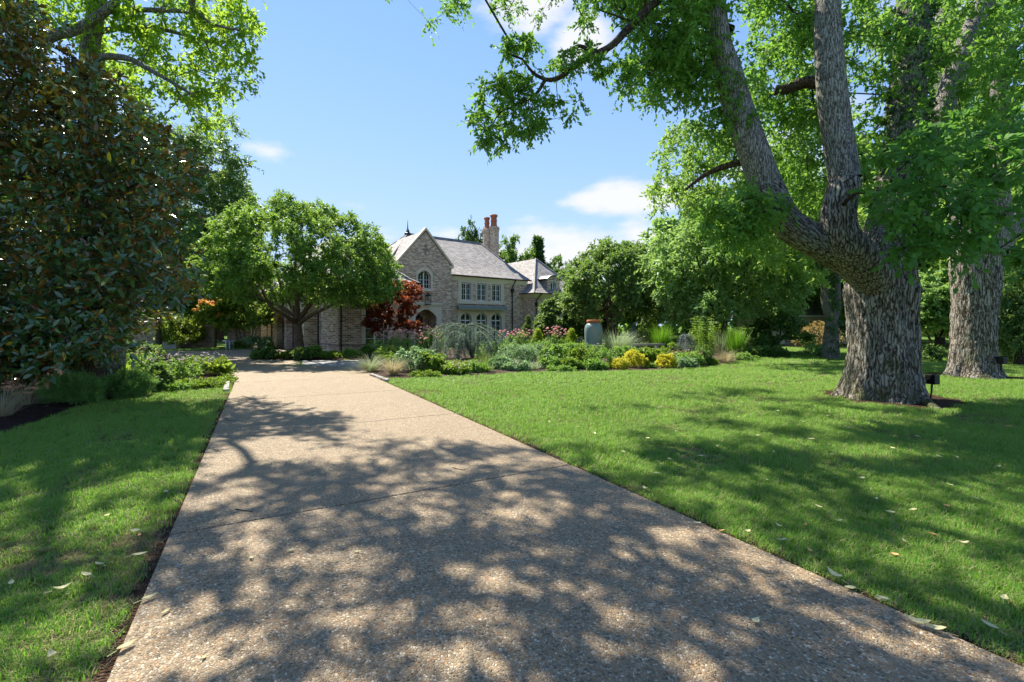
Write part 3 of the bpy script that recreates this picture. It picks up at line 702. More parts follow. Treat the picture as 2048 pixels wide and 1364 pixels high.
def downpipe(u, v, z1, out=.12, z0=0.0, hop=True, eave=None):
    mb = MB(); P = []
    if eave: P += [eave, (u, v - out - .04, z1 + .25)]
    P += [(u, v - out, z1), (u, v - out, z0)]; mb.tube(P, .052, 8)
    if hop: mb.box(u - .13, u + .13, v - out - .11, v - out + .1, z1 - .25, z1 + .02); mb.box(u - .08, u + .08, v - out - .08, v - out + .08, z1 - .4, z1 - .25)
    for zz in np.arange(z0 + .5, z1 - .6, 1.3): mb.box(u - .075, u + .075, v - out - .06, v - .01, zz, zz + .05)
    return hpart(mb, 'downpipe', 'bronze')
downpipe(6.45, 0, 5.05, eave=(6.75, -.27, 5.88))
# --- front gable (v = -0.3)
TG = Tfront(-.3); gu0, gu1, gpk, gez, gpz = -5.08, -.28, -2.73, 6.62, 9.30
def gtop(u):
    return gez + (gpz - gez) * (1 - abs(u - gpk) / ((gu1 - gu0) / 2 + .02)) if True else gpz
hpart(panel(TG, gu0, gu1, 0, lambda u: max(gez, gtop(u)), [(-3.62, -1.72, 0, 2.30, .62), (-3.40, -2.24, 4.62, 5.72, .38)], .25, breaks=(gpk,)), 'gable_wall', 'brick')
mb = MB(); mb.poly((gu1, -.3, 0), (gu1, 0.05, 0), (gu1, .05, gez), (gu1, -.3, gez)); mb.poly((gu0, .05, 0), (gu0, -.3, 0), (gu0, -.3, gez), (gu0, .05, gez)); faces(mb, 'wall', 'brick')
# coping and gable roof behind
groof = MB()
for s in (-1, 1):
    e = (gu0 if s < 0 else gu1) + s * .12
    groof.poly((e, -.22, gez - .06), (gpk, -.22, gpz + .10), (gpk, 5.0, gpz + .10), (e, 5.0, gez - .06))
gr = hpart(groof, 'gable_roof', 'slate')
for s in (-1, 1):
    e = (gu0 if s < 0 else gu1) + s * .16; cp = MB()
    a0, a1 = np.array([e, 0, gez - .08]), np.array([gpk, 0, gpz + .14]); th = np.array([0, 0, .20])
    for (va0, va1) in ((-.42, .05),):
        q = [(*a0[:1], va0, a0[2]), (*a1[:1], va0, a1[2]), (a1[0], va0, a1[2] + .20), (a0[0], va0, a0[2] + .20)]
        r_ = [(p[0], va1, p[2]) for p in q]; cp.add(q + r_, [(0, 1, 2, 3), (7, 6, 5, 4), (3, 2, 6, 7), (0, 4, 5, 1), (0, 3, 7, 4), (1, 5, 6, 2)])
    cp.box(min(e, e - s * .42), max(e, e - s * .42), -.42, .06, gez - .16, gez + .02)
    cp.build('coping', M['stone'], gr)
# cross motif in darker headers near the peak
mb = MB(); mb.box(-2.82, -2.64, -.315, -.3, 7.35, 8.25); mb.box(-3.0, -2.46, -.315, -.3, 7.72, 7.9); hpart(mb, 'brick_cross', 'brick_dark')
# arched bedroom window with stone surround
TGs = Tfront(-.325)
hpart(panel(TGs, -3.58, -2.06, 4.45, lambda u: 5.95 + .45 * max(0, 1 - ((u + 2.82) / .76) ** 2), [(-3.40, -2.24, 4.62, 5.72, .38)], .02, breaks=[-3.58 + 1.52 * i / 12 for i in range(13)]), 'stone_surround', 'stone')
window(TG, -3.40, -2.24, 4.62, 5.72, .38, .22, 4, 3)
mb = MB(); mb.box(-3.66, -1.98, -.42, -.325, 4.40, 4.56); hpart(mb, 'window_sill', 'stone', .01)
# entrance: stone arch, deep porch, timber door
hpart(panel(TGs, -4.05, -1.24, 0, 3.32, [(-3.62, -1.72, 0, 2.30, .62)], .03), 'entrance_surround', 'stone')
mb = MB(); mb.box(-4.15, -1.14, -.42, -.325, 3.32, 3.48); mb.box(-4.1, -1.2, -.38, -.325, 3.22, 3.32); hpart(mb, 'string_course', 'stone', .01)
mb = MB(); mb.poly((-3.62, -.06, 0), (-3.62, 1.5, 0), (-3.62, 1.5, 3.2), (-3.62, -.06, 3.2)); mb.poly((-1.72, 1.5, 0), (-1.72, -.06, 0), (-1.72, -.06, 3.2), (-1.72, 1.5, 3.2)); mb.poly((-3.62, 1.5, 0), (-1.72, 1.5, 0), (-1.72, 1.5, 3.2), (-3.62, 1.5, 3.2)); mb.poly((-3.62, -.06, 3.0), (-1.72, -.06, 3.0), (-1.72, 1.5, 3.0), (-3.62, 1.5, 3.0)); faces(mb, 'porch_wall', 'brick')
dr_ = MB(); TD = Tfront(1.42); dr_ = panel(TD, -3.3, -2.1, 0.1, lambda u: 2.25 + .35 * max(0, 1 - ((u + 2.7) / .6) ** 2), (), breaks=[-3.3 + 1.2 * i / 8 for i in range(9)]); do = hpart(dr_, 'entrance_door', 'darkframe')
mb = MB(); mb.box(-2.98, -2.42, 1.385, 1.415, .35, 2.1); mb.build('door_panel', M['wood'], do); mb = MB(); mb.box(-3.22, -3.17, 1.34, 1.415, 1.0, 1.25); mb.build('handle', M['bronze'], do)
# lantern on a bracket above the arch
mb = MB(); mb.tube([(-2.72, -.42, 4.25), (-2.72, -.62, 4.28), (-2.72, -.72, 4.2)], .022, 6); lo = hpart(mb, 'lantern', 'bronze')
mb = MB()
for x in (-.17, .17):
    for y in (-.17, .17): mb.box(-2.72 + x - .018, -2.72 + x + .018, -.72 + y - .018, -.72 + y + .018, 3.32, 3.98)
mb.box(-2.91, -2.53, -.91, -.53, 3.27, 3.33); mb.box(-2.91, -2.53, -.91, -.53, 3.98, 4.03)
mb.add([(-2.93, -.93, 4.03), (-2.51, -.93, 4.03), (-2.51, -.51, 4.03), (-2.93, -.51, 4.03), (-2.72, -.72, 4.24)], [(0, 1, 4), (1, 2, 4), (2, 3, 4), (3, 0, 4)]); mb.build('lantern_cage', M['blackmetal'], lo)
mb = MB(); mb.tube([(-2.72, -.72, 3.33), (-2.72, -.72, 3.62)], .035, 8); mb.build('candle', M['white'], lo)
# finial on the hip end of the main ridge
mb = MB(); mb.lathe([(.30, 0), (.30, .12), (.16, .22), (.16, .36), (.09, .45), (.05, .6), (.03, 1.0), (.0, 1.45)], 12, (RR[-1][0][0], RR[-1][0][1], 9.98)); hpart(mb, 'finial', 'bronze', smooth=False)
# --- chimney: two joined round flues with terracotta pots
cu, cvv = 8.0, 5.5
ch = MB()
for (du, dv_, r, zt) in ((.18, -.22, .52, 12.0), (-.42, .25, .42, 11.8)):
    ch.lathe([(r, 7.0), (r, zt - .5), (r + .03, zt - .45), (r + .03, zt - .3), (r + .07, zt - .27), (r + .07, zt - .05), (r + .02, zt), (.1, zt + .02)], 18, (cu + du, cvv + dv_, 0))
cho = hpart(ch, 'chimney', 'brick')
for (du, dv_, r, z0, z1) in ((.16, -.22, .36, 11.98, 13.30), (-.40, .25, .29, 11.78, 13.02)):
    p = MB(); h = z1 - z0; p.lathe([(r * 1.1, 0), (r * 1.05, .12), (r * .92, .2), (r * .86, h * .45), (r * .98, h * .48), (r * .98, h * .55), (r * .86, h * .58), (r * .88, h * .82), (r * 1.12, h * .86), (r * 1.16, h * .95), (r * 1.0, h), (r * .7, h), (r * .7, h * .8)], 16, (cu + du, cvv + dv_, z0)); p.build('chimney_pot', M['terracotta'], cho, smooth=False)
# --- right wing with bell-cast roof and arched dormer
W0, W1, WV, WZ = 7.92, 14.4, -1.6, 4.40
hpart(panel(Tfront(WV), W0, W1, 0, WZ, [(9.1, 10.2, .9, 2.7, 0), (11.7, 12.8, .9, 2.7, 0)], .15), 'wall', 'brick')
mb = MB(); mb.poly((W0, 12, 0), (W0, WV, 0), (W0, WV, WZ), (W0, 12, WZ)); mb.poly((W1, WV, 0), (W1, 12, 0), (W1, 12, WZ), (W1, WV, WZ)); faces(mb, 'wall', 'brick')
window(Tfront(WV), 9.1, 10.2, .9, 2.7, 0, .12); window(Tfront(WV), 11.7, 12.8, .9, 2.7, 0, .12)
wing_roof, WR = hip_roof(7.42, 14.9, -2.1, 14, 4.62, [(0, 0), (.35, .20), (.75, .52), (1.25, 1.12), (3.74, 3.95)], 1, 1, 1.1, 1.1, name='wing_roof')
mb = MB(); mb.poly((7.46, -2.06, 4.60), (14.86, -2.06, 4.60), (14.4, -1.61, 4.2), (7.92, -1.61, 4.2)); mb.poly((7.46, 12, 4.60), (7.46, -2.06, 4.60), (7.92, -1.61, 4.2), (7.92, 12, 4.2)); faces(mb, 'soffit', 'soffit')
gutter([(7.37, 3.0, 4.61), (7.37, -2.15, 4.61), (14.95, -2.15, 4.61)], .055)
downpipe(8.05, WV, 3.75, eave=(8.35, -2.12, 4.56))
dc = 10.47; dvv = -1.45
def dtop(u):
    x = abs(u - dc)
    if x <= .82: return 6.02 + .36 * (1 - (x / .82) ** 2)
    return 4.72 + .75 * max(0, (1 - (x - .82) / .42)) ** 2.2
DT = Tfront(dvv)
dorm = hpart(panel(DT, dc - 1.24, dc + 1.24, 4.66, dtop, [(dc - .32, dc + .32, 4.78, 5.66, .26)], .16, breaks=sorted([dc + s * (.82 + .42 * i / 6) for i in range(7) for s in (-1, 1)] + [dc - .82 + 1.64 * i / 14 for i in range(15)] + [dc - .8201, dc + .8201])), 'dormer', 'brick')
window(DT, dc - .32, dc + .32, 4.78, 5.66, .26, .14, 2, 2, parent=dorm, case=.02)
mb = MB(); U = [dc - 1.18, dc - 1.0, dc - .9] + [dc - .84 + 1.68 * i / 14 for i in range(15)] + [dc + .9, dc + 1.0, dc + 1.18]
zz = [6.0 if abs(u - dc) > .95 else (6.01 if abs(u - dc) > .84 else 6.05 + .36 * max(0, 1 - ((u - dc) / .84) ** 2)) for u in U]
for i in range(len(U) - 1):
    for (a, b) in ((-.12, 0),):
        p = [(U[i], dvv - .12, zz[i] + .02), (U[i + 1], dvv - .12, zz[i + 1] + .02), (U[i + 1], dvv + 2.6, zz[i + 1] + .02), (U[i], dvv + 2.6, zz[i] + .02)]; q = [(x, y, z + .09) for (x, y, z) in p]
        mb.poly(*q); mb.poly(*p[::-1]); mb.poly(p[0], p[1], q[1], q[0])
mb.build('dormer_roof', M['lead'], dorm)
mb = MB(); mb.poly((dc - .82, dvv + 2.6, 4.7), (dc - .82, dvv, 4.7), (dc - .82, dvv, 6.02), (dc - .82, dvv + 2.6, 6.02)); mb.poly((dc + .82, dvv, 4.7), (dc + .82, dvv + 2.6, 4.7), (dc + .82, dvv + 2.6, 6.02), (dc + .82, dvv, 6.02)); mb.build('dormer_cheek', M['slate'], dorm)
# --- garage wing on the left
gA, gB, gV0, gV1, gZ = -12.46, -8.33, -9.03, -5.12, 4.10
hpart(panel(Tfront(gV0), gA, gB, 0, gZ, [(-11.03, -9.80, .28, 2.62, 0)], .16), 'wall', 'brick')
hpart(panel(Tfront(gV0 - .03), -11.20, -9.63, .10, 2.86, [(-11.03, -9.80, .28, 2.62, 0)], .03), 'stone_surround', 'stone')
window(Tfront(gV0), -11.03, -9.80, .28, 2.62, 0, .13, 2, 3, transom=2.0)
mb = MB(); mb.box(gA - .03, gB + .02, gV0 - .035, gV0 - .002, .48, .58); mb.box(gA - .035, gA - .002, gV0, gV1, .48, .58); hpart(mb, 'water_table', 'brick_dark', .008)
hpart(panel(Tleft(gA), -gV1, -gV0, 0, gZ), 'wall', 'brick')
mb = MB(); mb.poly((gB, gV0, 0), (gB, 0, 0), (gB, 0, gZ), (gB, gV0, gZ)); mb.poly((-13.26, gV1, 0), (gA, gV1, 0), (gA, gV1, gZ), (-13.26, gV1, gZ)); faces(mb, 'wall', 'brick')
pu = -13.26; doors = [(-.40 + 0, 2.75 - .05)]; d_ops = [(-(-.42), -(-2.76), 0, 1.70, .46), (-2.50, -.14, 0, 1.70, .46)]
d_ops = [(.42, 2.70, 0, 1.72, .46), (-2.46, -.16, 0, 1.72, .46), (-6.3, -5.7, .3, 1.5, .3)]
hpart(panel(Tleft(pu), -7.6, -gV1, 0, gZ, d_ops, .45), 'wall', 'brick')
for o in d_ops:
    T = Tleft(pu); ar = MB(); oo = (o[0] - .12, o[1] + .12, o[2], o[3], o[4] + .12)
    for i in range(12):
        p, q = oo[0] + (oo[1] - oo[0]) * i / 12, oo[0] + (oo[1] - oo[0]) * (i + 1) / 12; P_, Q_ = o[0] + (o[1] - o[0]) * i / 12, o[0] + (o[1] - o[0]) * (i + 1) / 12
        ar.poly(T(P_, -.03, arch_z(o, P_)), T(Q_, -.03, arch_z(o, Q_)), T(q, -.03, arch_z(oo, q) + .06), T(p, -.03, arch_z(oo, p) + .06))
    hpart(ar, 'brick_arch', 'terracotta' if o[2] == 0 else 'brick_dark')
    dm = panel(lambda v, w, z: Tleft(pu)(v, w + .40, z), o[0], o[1], o[2], lambda u, o=o: arch_z(o, u), (), breaks=[o[0] + (o[1] - o[0]) * i / 10 for i in range(11)])
    if o[2] == 0:
        dd = hpart(dm, 'arched_door', 'reddoor')
        for i in range(1, 6):
            x = o[0] + (o[1] - o[0]) * i / 6; b = MB(); b.box(x - .02, x + .02, .375, .398, .02, arch_z(o, x) - .04, Tleft(pu)); b.build('door_batten', M['reddoor'], dd)
    else: hpart(dm, 'niche', 'brick_dark')
for i in range(8):
    q = MB(); q.box(pu - .02, pu + (.34 if i % 2 else .22), gV1 - .02, gV1 + (.30 if i % 2 == 0 else .2), .12 + i * .46, .12 + i * .46 + .26)
    hpart(q, 'quoin', 'stone', .008)
gar_roof, GR1 = hip_roof(gA - .45, gB + .45, gV0 - .45, -1.0, gZ, [(0, 0), (.4, .24), (1.0, .75), (2.51, 2.6)], 1, 1, 1.05, .4, name='garage_roof')
gar2, GR2 = hip_roof(pu - .45, -7.0, gV1 - .45, 8.0, gZ + .02, [(0, 0), (.4, .24), (1.0, .75), (3.35, 3.7)], 1, 1, 1.0, 1.0, name='garage_roof')
gutter([(gA - .5, gV1 - .4, gZ), (gA - .5, gV0 - .5, gZ), (gB + .5, gV0 - .5, gZ)]); gutter([(pu - .5, 8, gZ + .02), (pu - .5, gV1 - .5, gZ + .02)])
mb = MB(); mb.poly((gA - .42, gV0 - .42, gZ - .02), (gB + .42, gV0 - .42, gZ - .02), (gB, gV0 - .01, gZ - .28), (gA, gV0 - .01, gZ - .28)); mb.poly((gA - .42, gV1, gZ - .02), (gA - .42, gV0 - .42, gZ - .02), (gA - .01, gV0, gZ - .28), (gA - .01, gV1, gZ - .28)); mb.poly((pu - .42, 7.9, gZ), (pu - .42, gV1 - .42, gZ), (pu - .01, gV1, gZ - .26), (pu - .01, 7.9, gZ - .26)); faces(mb, 'soffit', 'soffit')
downpipe(gA + .10, gV0, 3.5, .11, eave=(gA + .1, gV0 - .45, gZ - .05)); downpipe(gB - .12, gV0, 3.5, .11)
mb = MB(); mb.tube([(gA - .12, gV1 - .5, 3.9), (gA - .12, gV1 - .5, 0)], .055, 8); hpart(mb, 'downpipe', 'bronze')
mb = MB(); mb.tube([(pu - .12, -.13 + .0, 3.9), (pu - .12, -.13, 0)], .05, 8); hpart(mb, 'downpipe', 'bronze')
mb = MB(); mb.tube([(pu - .12, 3.6, 3.9), (pu - .12, 3.6, 0)], .05, 8); hpart(mb, 'downpipe', 'bronze')
# inner faces closing the body of the house
mb = MB(); mb.poly((gB, 0.0, 0), (gu0, 0.0, 0), (gu0, 0.0, 5.9), (gB, 0.0, 5.9)); mb.poly((8.3, 0, 0), (8.3, 10, 0), (8.3, 10, 5.9), (8.3, 0, 5.9)); mb.poly((8.3, 10, 0), (pu, 10, 0), (pu, 10, 5), (8.3, 10, 5)); mb.poly((-6.1, 10, 3), (-6.1, 0, 3), (-6.1, 0, 5.93), (-6.1, 10, 5.93)); mb.poly((pu, 10, 0), (pu, 7.6, 0), (pu, 7.6, gZ), (pu, 10, gZ)); faces(mb, 'wall', 'brick')
# brick piers of the side porch past the doors
for v in (8.6, 10.2, 11.8): mb = MB(); mb.box(pu - .2, pu + .25, v, v + .5, 0, 2.6); hpart(mb, 'porch_pier', 'brick_dark')
mb = MB(); mb.box(pu - .4, pu + .6, 8.3, 12.6, 2.6, 2.95); hpart(mb, 'porch_beam', 'brick_dark')
mb = MB(); mb.poly((pu - .8, 8.0, 2.95), (pu - .8, 12.9, 2.95), (pu + 2, 12.9, 4.4), (pu + 2, 8.0, 4.4)); hpart(mb, 'porch_roof', 'slate')
# ------------------------------------------------------------------ plants: tools
def nrm(a): return a / (np.linalg.norm(a, axis=-1, keepdims=True) + 1e-9)
def house_free(P):
    q = P[:, :2] - hE; u = q @ hd; v = q @ hn; z = P[:, 2]; bad = np.zeros(len(P), bool)
    for (u0, u1, v0, v1, z0, sl) in ((-6.5, 8.62, -.6, 10.5, 5.94, .8), (-12.95, -7.9, -9.55, -1, 4.1, 1.05), (-13.8, -7, -5.6, 8, 4.1, 1.05), (7.4, 14.9, -2.15, 14, 4.62, 1.1)):
        dd = np.minimum(np.minimum(u - u0, u1 - u), np.minimum(v - v0, v1 - v)); bad |= (dd > 0) & (z < z0 + sl * dd + .1)
    return ~bad
def leaf_cloud(C, r, nt, nl, L, W, rg, droop=.25, hang=.3, up=.9, flat=1.0, fold=.10, curl=.12, out=0.0, ctr=None, hexa=False, spread=.6, tiplift=0.0, nj=.6, tipw=1.0, nout=.25):
    C = np.asarray(C, float); N = len(C); r = np.broadcast_to(np.asarray(r, float), (N,))
    D = rg.normal(size=(N, nt, 3)); D[..., 2] *= flat; D = nrm(D)
    if out and ctr is not None: D = nrm(D + out * nrm(C - ctr)[:, None, :])
    ln = r[:, None] * rg.uniform(.55, 1.1, (N, nt))
    t = .12 + .88 * ((np.arange(nl) + rg.random((N, nt, nl))) / nl) ** tipw
    P = C[:, None, None, :] + D[:, :, None, :] * (ln[:, :, None] * t)[..., None]
    P[..., 2] -= droop * ln[:, :, None] * t * t
    A = D[:, :, None, :] * .75 + rg.normal(size=P.shape) * spread; A[..., 2] -= hang; A[..., 2] += tiplift; A = nrm(A)
    Nn = rg.normal(size=P.shape) * nj; Nn[..., 2] += up
    if ctr is not None and nout: Nn = Nn + nout * nrm(C - ctr)[:, None, None, :]
    Nn = Nn - A * (A * Nn).sum(-1, keepdims=True); Nn = nrm(Nn); B = np.cross(Nn, A)
    P = P.reshape(-1, 3); A = A.reshape(-1, 3); Nn = Nn.reshape(-1, 3); B = B.reshape(-1, 3)
    ok = house_free(P) & (P[:, 2] > .03); P, A, Nn, B = P[ok], A[ok], Nn[ok], B[ok]
    s = (rg.uniform(.65, 1.2, len(P)) * L)[:, None]; w = s * (W / L) * .5
    if not hexa:
        V = np.stack([P, P + A * s * .45 - B * w + Nn * fold * w * 2, P + A * s - Nn * curl * s, P + A * s * .45 + B * w + Nn * fold * w * 2], 1); k = 4
    else:
        V = np.stack([P, P + A * s * .38 - B * w * .85 + Nn * fold * w * 2, P + A * s * .72 - B * w * .8 + Nn * (fold * w * 2 - curl * s * .4), P + A * s - Nn * curl * s, P + A * s * .72 + B * w * .8 + Nn * (fold * w * 2 - curl * s * .4), P + A * s * .38 + B * w * .85 + Nn * fold * w * 2], 1); k = 6
    return V.reshape(-1, 3), k
def cloud_obj(name, parts, mat, parent, base):
    V = np.concatenate([p[0] for p in parts]) - np.asarray(base); k = parts[0][1]; n = len(V) // k
    o = link(name, raw_mesh(name, V, np.full(n, k), np.arange(n * k)), mat, parent); return o
def catmull(P, R_, step):
    P = np.asarray(P, float); R_ = np.asarray(R_, float); Q = [P[0]]; S = [R_[0]]
    for i in range(len(P) - 1):
        p0, p1, p2, p3 = P[max(i - 1, 0)], P[i], P[i + 1], P[min(i + 2, len(P) - 1)]
        n = max(1, int(np.linalg.norm(p2 - p1) / step))
        for k in range(1, n + 1):
            t = k / n; Q.append(.5 * (2 * p1 + (p2 - p0) * t + (2 * p0 - 5 * p1 + 4 * p2 - p3) * t * t + (3 * p1 - p0 - 3 * p2 + p3) * t ** 3)); S.append(R_[i] * (1 - t) + R_[i + 1] * t)
    return np.array(Q), np.array(S)
def bark_tube(P, rad, sides=14, step=.12, amp=.05, freq=5.0, seed=0, flare=0.0, lobes=6, base=(0, 0, 0), ridge=0.0, knots=(), seams=()):
    """a tapering limb with an uneven surface; flare widens the foot into root lobes"""
    Q, S = catmull(P, rad, step); m = len(Q); T = np.gradient(Q, axis=0); T = nrm(T)
    a = np.array([1.0, 0.05, 0]); A = []
    for i in range(m): a = a - T[i] * (a @ T[i]); a = a / np.linalg.norm(a); A.append(a)
    A = np.array(A); B = np.cross(T, A); th = np.arange(sides) * 2 * pi / sides
    dirs = A[:, None, :] * np.cos(th)[None, :, None] + B[:, None, :] * np.sin(th)[None, :, None]
    base_p = Q[:, None, :] + dirs * S[:, None, None]; fl = base_p.reshape(-1, 3)
    nz = (vnoise(fl * np.array([freq, freq, freq * .35]), seed) - .5) * 2 * amp + (vnoise(fl * 1.3, seed + 1) - .5) * 2 * amp * 1.2
    if ridge:
        f2 = fl * np.array([15, 15, 2.6]) + (vnoise(fl * 4, seed + 7)[:, None] - .5) * 1.6
        rr = np.abs(vnoise(f2, seed + 3) - .5) * 2; nz = nz + (np.minimum(rr, .45) - .25) * ridge
        nz = nz + (vnoise(fl * np.array([40, 40, 9]), seed + 5) - .5) * ridge * .5
    nz = nz.reshape(m, sides)
    if flare:
        h = (Q[:, 2] - Q[0, 2]); k = flare * np.exp(-h / .42)[:, None]; lob = .55 + .45 * np.cos(lobes * th + 1.3 + 1.1 * np.sin(th * 2))[None, :]
        nz = nz + k * lob
    for (t0, wd, dp) in seams:
        tt = (th[None, :] - t0 - .10 * np.sin(Q[:, 2] * 1.7)[:, None] + pi) % (2 * pi) - pi; nz = nz - dp * np.exp(-(tt / wd) ** 2)
    V = Q[:, None, :] + dirs * (S[:, None] * (1 + nz))[..., None]
    for (kp, kr, ka) in knots:
        d = np.linalg.norm(V - np.asarray(kp), axis=-1); V = V + dirs * (ka * np.exp(-(d / kr) ** 2))[..., None]
    V = V.reshape(-1, 3) - np.asarray(base); i, k = np.meshgrid(np.arange(m - 1), np.arange(sides), indexing='ij'); k2 = (k + 1) % sides
    idx = np.stack([i * sides + k, i * sides + k2, (i + 1) * sides + k2, (i + 1) * sides + k], -1).reshape(-1, 4)
    top = [(m - 1) * sides + j for j in range(sides)]
    return raw_mesh('trunk', V, np.concatenate([np.full(len(idx), 4), [sides]]), np.concatenate([idx.ravel(), top]), smooth=True)
def grow(skel, clumps, tip=.007, seg=.45, sides=5, base=(0, 0, 0), lift=.15, maxr=.12, rg=R, jit=.10, sag=.0):
    """join every leaf cluster to the nearest wood, shortest first, and thicken by what each branch carries"""
    nodes = []; par = []; cnt = []
    for P, rad in skel:
        Q, _ = catmull(P, rad, .35)
        for q in Q: nodes.append(q); par.append(-1); cnt.append(0)
    n0 = len(nodes); NP = np.array(nodes); C = np.asarray(clumps)
    if not len(C): return None
    d0 = np.array([np.min(np.linalg.norm(NP - c, axis=1)) for c in C]); order = np.argsort(d0); chains = []
    cap = n0 + int(sum(d0) / seg * 1.6) + len(C) * 4 + 100; A = np.empty((cap, 3)); A[:n0] = NP; n = n0; par = list(par)
    for ci in order:
        c = C[ci]; d = np.linalg.norm(A[:n] - c, axis=1) + np.maximum(0, A[:n, 2] - c[2]) * .35; j = int(np.argmin(d)); p = A[j].copy(); L = np.linalg.norm(c - p); m = max(1, min(40, int(L / seg))); ch = [j]
        side = rg.normal(size=3); side -= (c - p) * (side @ (c - p)) / (L * L + 1e-6)
        for k in range(1, m + 1):
            t = k / m; q = p + (c - p) * t + side * jit * L * sin(pi * t) * .6 + rg.normal(size=3) * jit * .35 * seg; q[2] += lift * L * sin(pi * t)
            if n >= cap: break
            A[n] = q; par.append(ch[-1]); ch.append(n); n += 1
        chains.append(ch)
    cnt = np.zeros(n)
    for ch in chains: cnt[ch[-1]] += 1
    for i in range(n - 1, n0 - 1, -1): cnt[par[i]] += cnt[i] if par[i] >= n0 else 0
    rr = np.minimum(maxr, tip * np.maximum(cnt, .6) ** .52); mb = MB(); bs = np.asarray(base)
    for ch in chains:
        if len(ch) < 2: continue
        rad = [rr[i] for i in ch]; rad[0] = min(maxr, rad[1] * 1.08)
        mb.tube([A[i] - bs for i in ch], rad, sides, cap=False)
    me = mb.mesh('branches', smooth=True, uv=False); return me
def poly_clumps(poly, n, Y0, Y1, rg, sep=0.0):
    P = np.array(poly, float); lo, hi = P.min(0), P.max(0); out = []
    while len(out) < n:
        q = rg.uniform(lo, hi, (n * 3, 2)); q = q[inpoly(q, poly)]
        out += list(q)
    q = np.array(out[:n]); Y = rg.uniform(Y0, Y1, n); return np.stack([(q[:, 0] - 1024) / F * Y, Y, CH + (HZ - q[:, 1]) / F * Y], 1)
def dome_clumps(c, rx, ry, up, dn, n, rg, shell=.55, bumps=.14, seed=0, zmin=None):
    D = nrm(rg.normal(size=(n * 2, 3))); D = D[D[:, 2] > -.75][:n]; r = shell + (1 - shell) * rg.random(len(D)) ** .45
    r = r * (1 + bumps * 2 * (vnoise(D * 2.3 + 7, seed) - .5) + bumps * 1.2 * (vnoise(D * 5.1, seed + 3) - .5))
    P = D * r[:, None] * np.array([rx, ry, 1.0]); P[:, 2] *= np.where(D[:, 2] > 0, up, dn); P = P + np.asarray(c)
    if zmin is not None: P = P[P[:, 2] > zmin]
    return P
def tree(name, label, cat, base, wood, clumps, cr, leafs, leaf_m, wood_m, group=None, tip=.007, seg=.5, lift=.15, maxr=.10, sides=5, barkargs=None, extra_crown=None, ctr=None, seed=1, jit=.1, branch_m=None, join=True):
    """wood: list of (part name, points, radii, kwargs); leafs: dict for leaf_cloud"""
    rg = np.random.default_rng(seed); base = np.array([base[0], base[1], 0.0]); root = empty(name, tuple(base)); tag(root, label, cat, group)
    for (pn, P, rad, kw) in wood:
        me = bark_tube(P, rad, base=base, **{**dict(sides=12, step=.2, amp=.05, seed=seed), **kw}); link(pn, me, kw.get('mat') if False else wood_m.get(pn, wood_m['*']) if isinstance(wood_m, dict) else wood_m, root)
    C = np.asarray(clumps); C = C[house_free(C)]
    if join:
        me = grow([(P, rad) for (_, P, rad, _) in wood], C, tip, seg, sides, base, lift, maxr, rg, jit)
        if me: link('branches', me, branch_m or (wood_m['*'] if isinstance(wood_m, dict) else wood_m), root)
    crr = cr * rg.uniform(.75, 1.25, len(C))
    cloud_obj('crown', [leaf_cloud(C, crr, rg=rg, ctr=ctr if ctr is not None else C.mean(0), **leafs)] , leaf_m, root, base)
    return root
def trunk_pts(px, py, Y): return W(px, py, Y)

# ------------------------------------------------------------------ the two old trees on the right lawn
rg = np.random.default_rng(5)
bt = G(1765, 796); bY = bt[1]
def bw(px, py, dY=0.0): return W(px, py, bY + dY)
rpx = lambda p, Y=bY: p / F * Y
trunk_main = [(bt[0], bY, -.12), (bt[0], bY, .15), bw(1766, 720), bw(1764, 640), bw(1760, 580), bw(1768, 520, .1), bw(1790, 420, .5), bw(1808, 300, .8), bw(1818, 150, 1.0), bw(1830, -60, 1.2), bw(1850, -330, 1.3), bw(1840, -640, 1.5)]
trunk_rad = [.76, .70, .66, .645, .675, .56, .45, .42, .39, .34, .28, .15]
L1 = [bw(1790, 612, .1), bw(1700, 520, -.3), bw(1640, 486, -.5), bw(1570, 440, -.6), bw(1532, 370, -.6), bw(1500, 285, -.6), bw(1470, 190, -.5), bw(1438, 70, -.4), bw(1420, -60, -.3), bw(1400, -260, -.2), bw(1390, -520, 0)]
L1r = [.36, .36, .335, .315, .30, .285, .265, .235, .20, .15, .07]
L2 = [bw(1795, 612, .0), bw(1715, 515, -.6), bw(1683, 475, -.75), bw(1676, 425, -.8), bw(1692, 360, -.8), bw(1675, 270, -.75), bw(1662, 170, -.7), bw(1656, 50, -.6), bw(1655, -90, -.5), bw(1630, -300, -.3), bw(1600, -560, -.2)]
L2r = [.36, .37, .335, .305, .29, .275, .265, .245, .21, .15, .07]
L3 = [bw(1800, 480, .5), bw(1850, 380, .9), bw(1880, 240, 1.2), bw(1935, 80, 1.4), bw(1990, -40, 1.6), bw(2080, -240, 1.8)]
L3r = [.34, .27, .24, .22, .19, .12]
B1 = [bw(1432, 30, -.4), bw(1400, -35, -.6), bw(1335, -15, -.9), bw(1268, 45, -1.1), bw(1222, 92, -1.2), bw(1170, 118, -1.3), bw(1112, 158, -1.4), bw(1072, 150, -1.5), bw(1045, 118, -1.5)]
B1r = [.11, .095, .085, .075, .065, .055, .045, .03, .015]
B1b = [bw(1090, 160, -1.4), bw(1070, 190, -1.4), bw(1030, 212, -1.45), bw(1000, 225, -1.5), bw(985, 250, -1.5)]
B1c = [bw(1190, 110, -1.25), bw(1160, 92, -1.2), bw(1128, 108, -1.2), bw(1105, 135, -1.25)]
B2 = [bw(1462, 60, -.45), bw(1430, 45, -.2), bw(1390, 38, 0), bw(1340, 22, .2)]
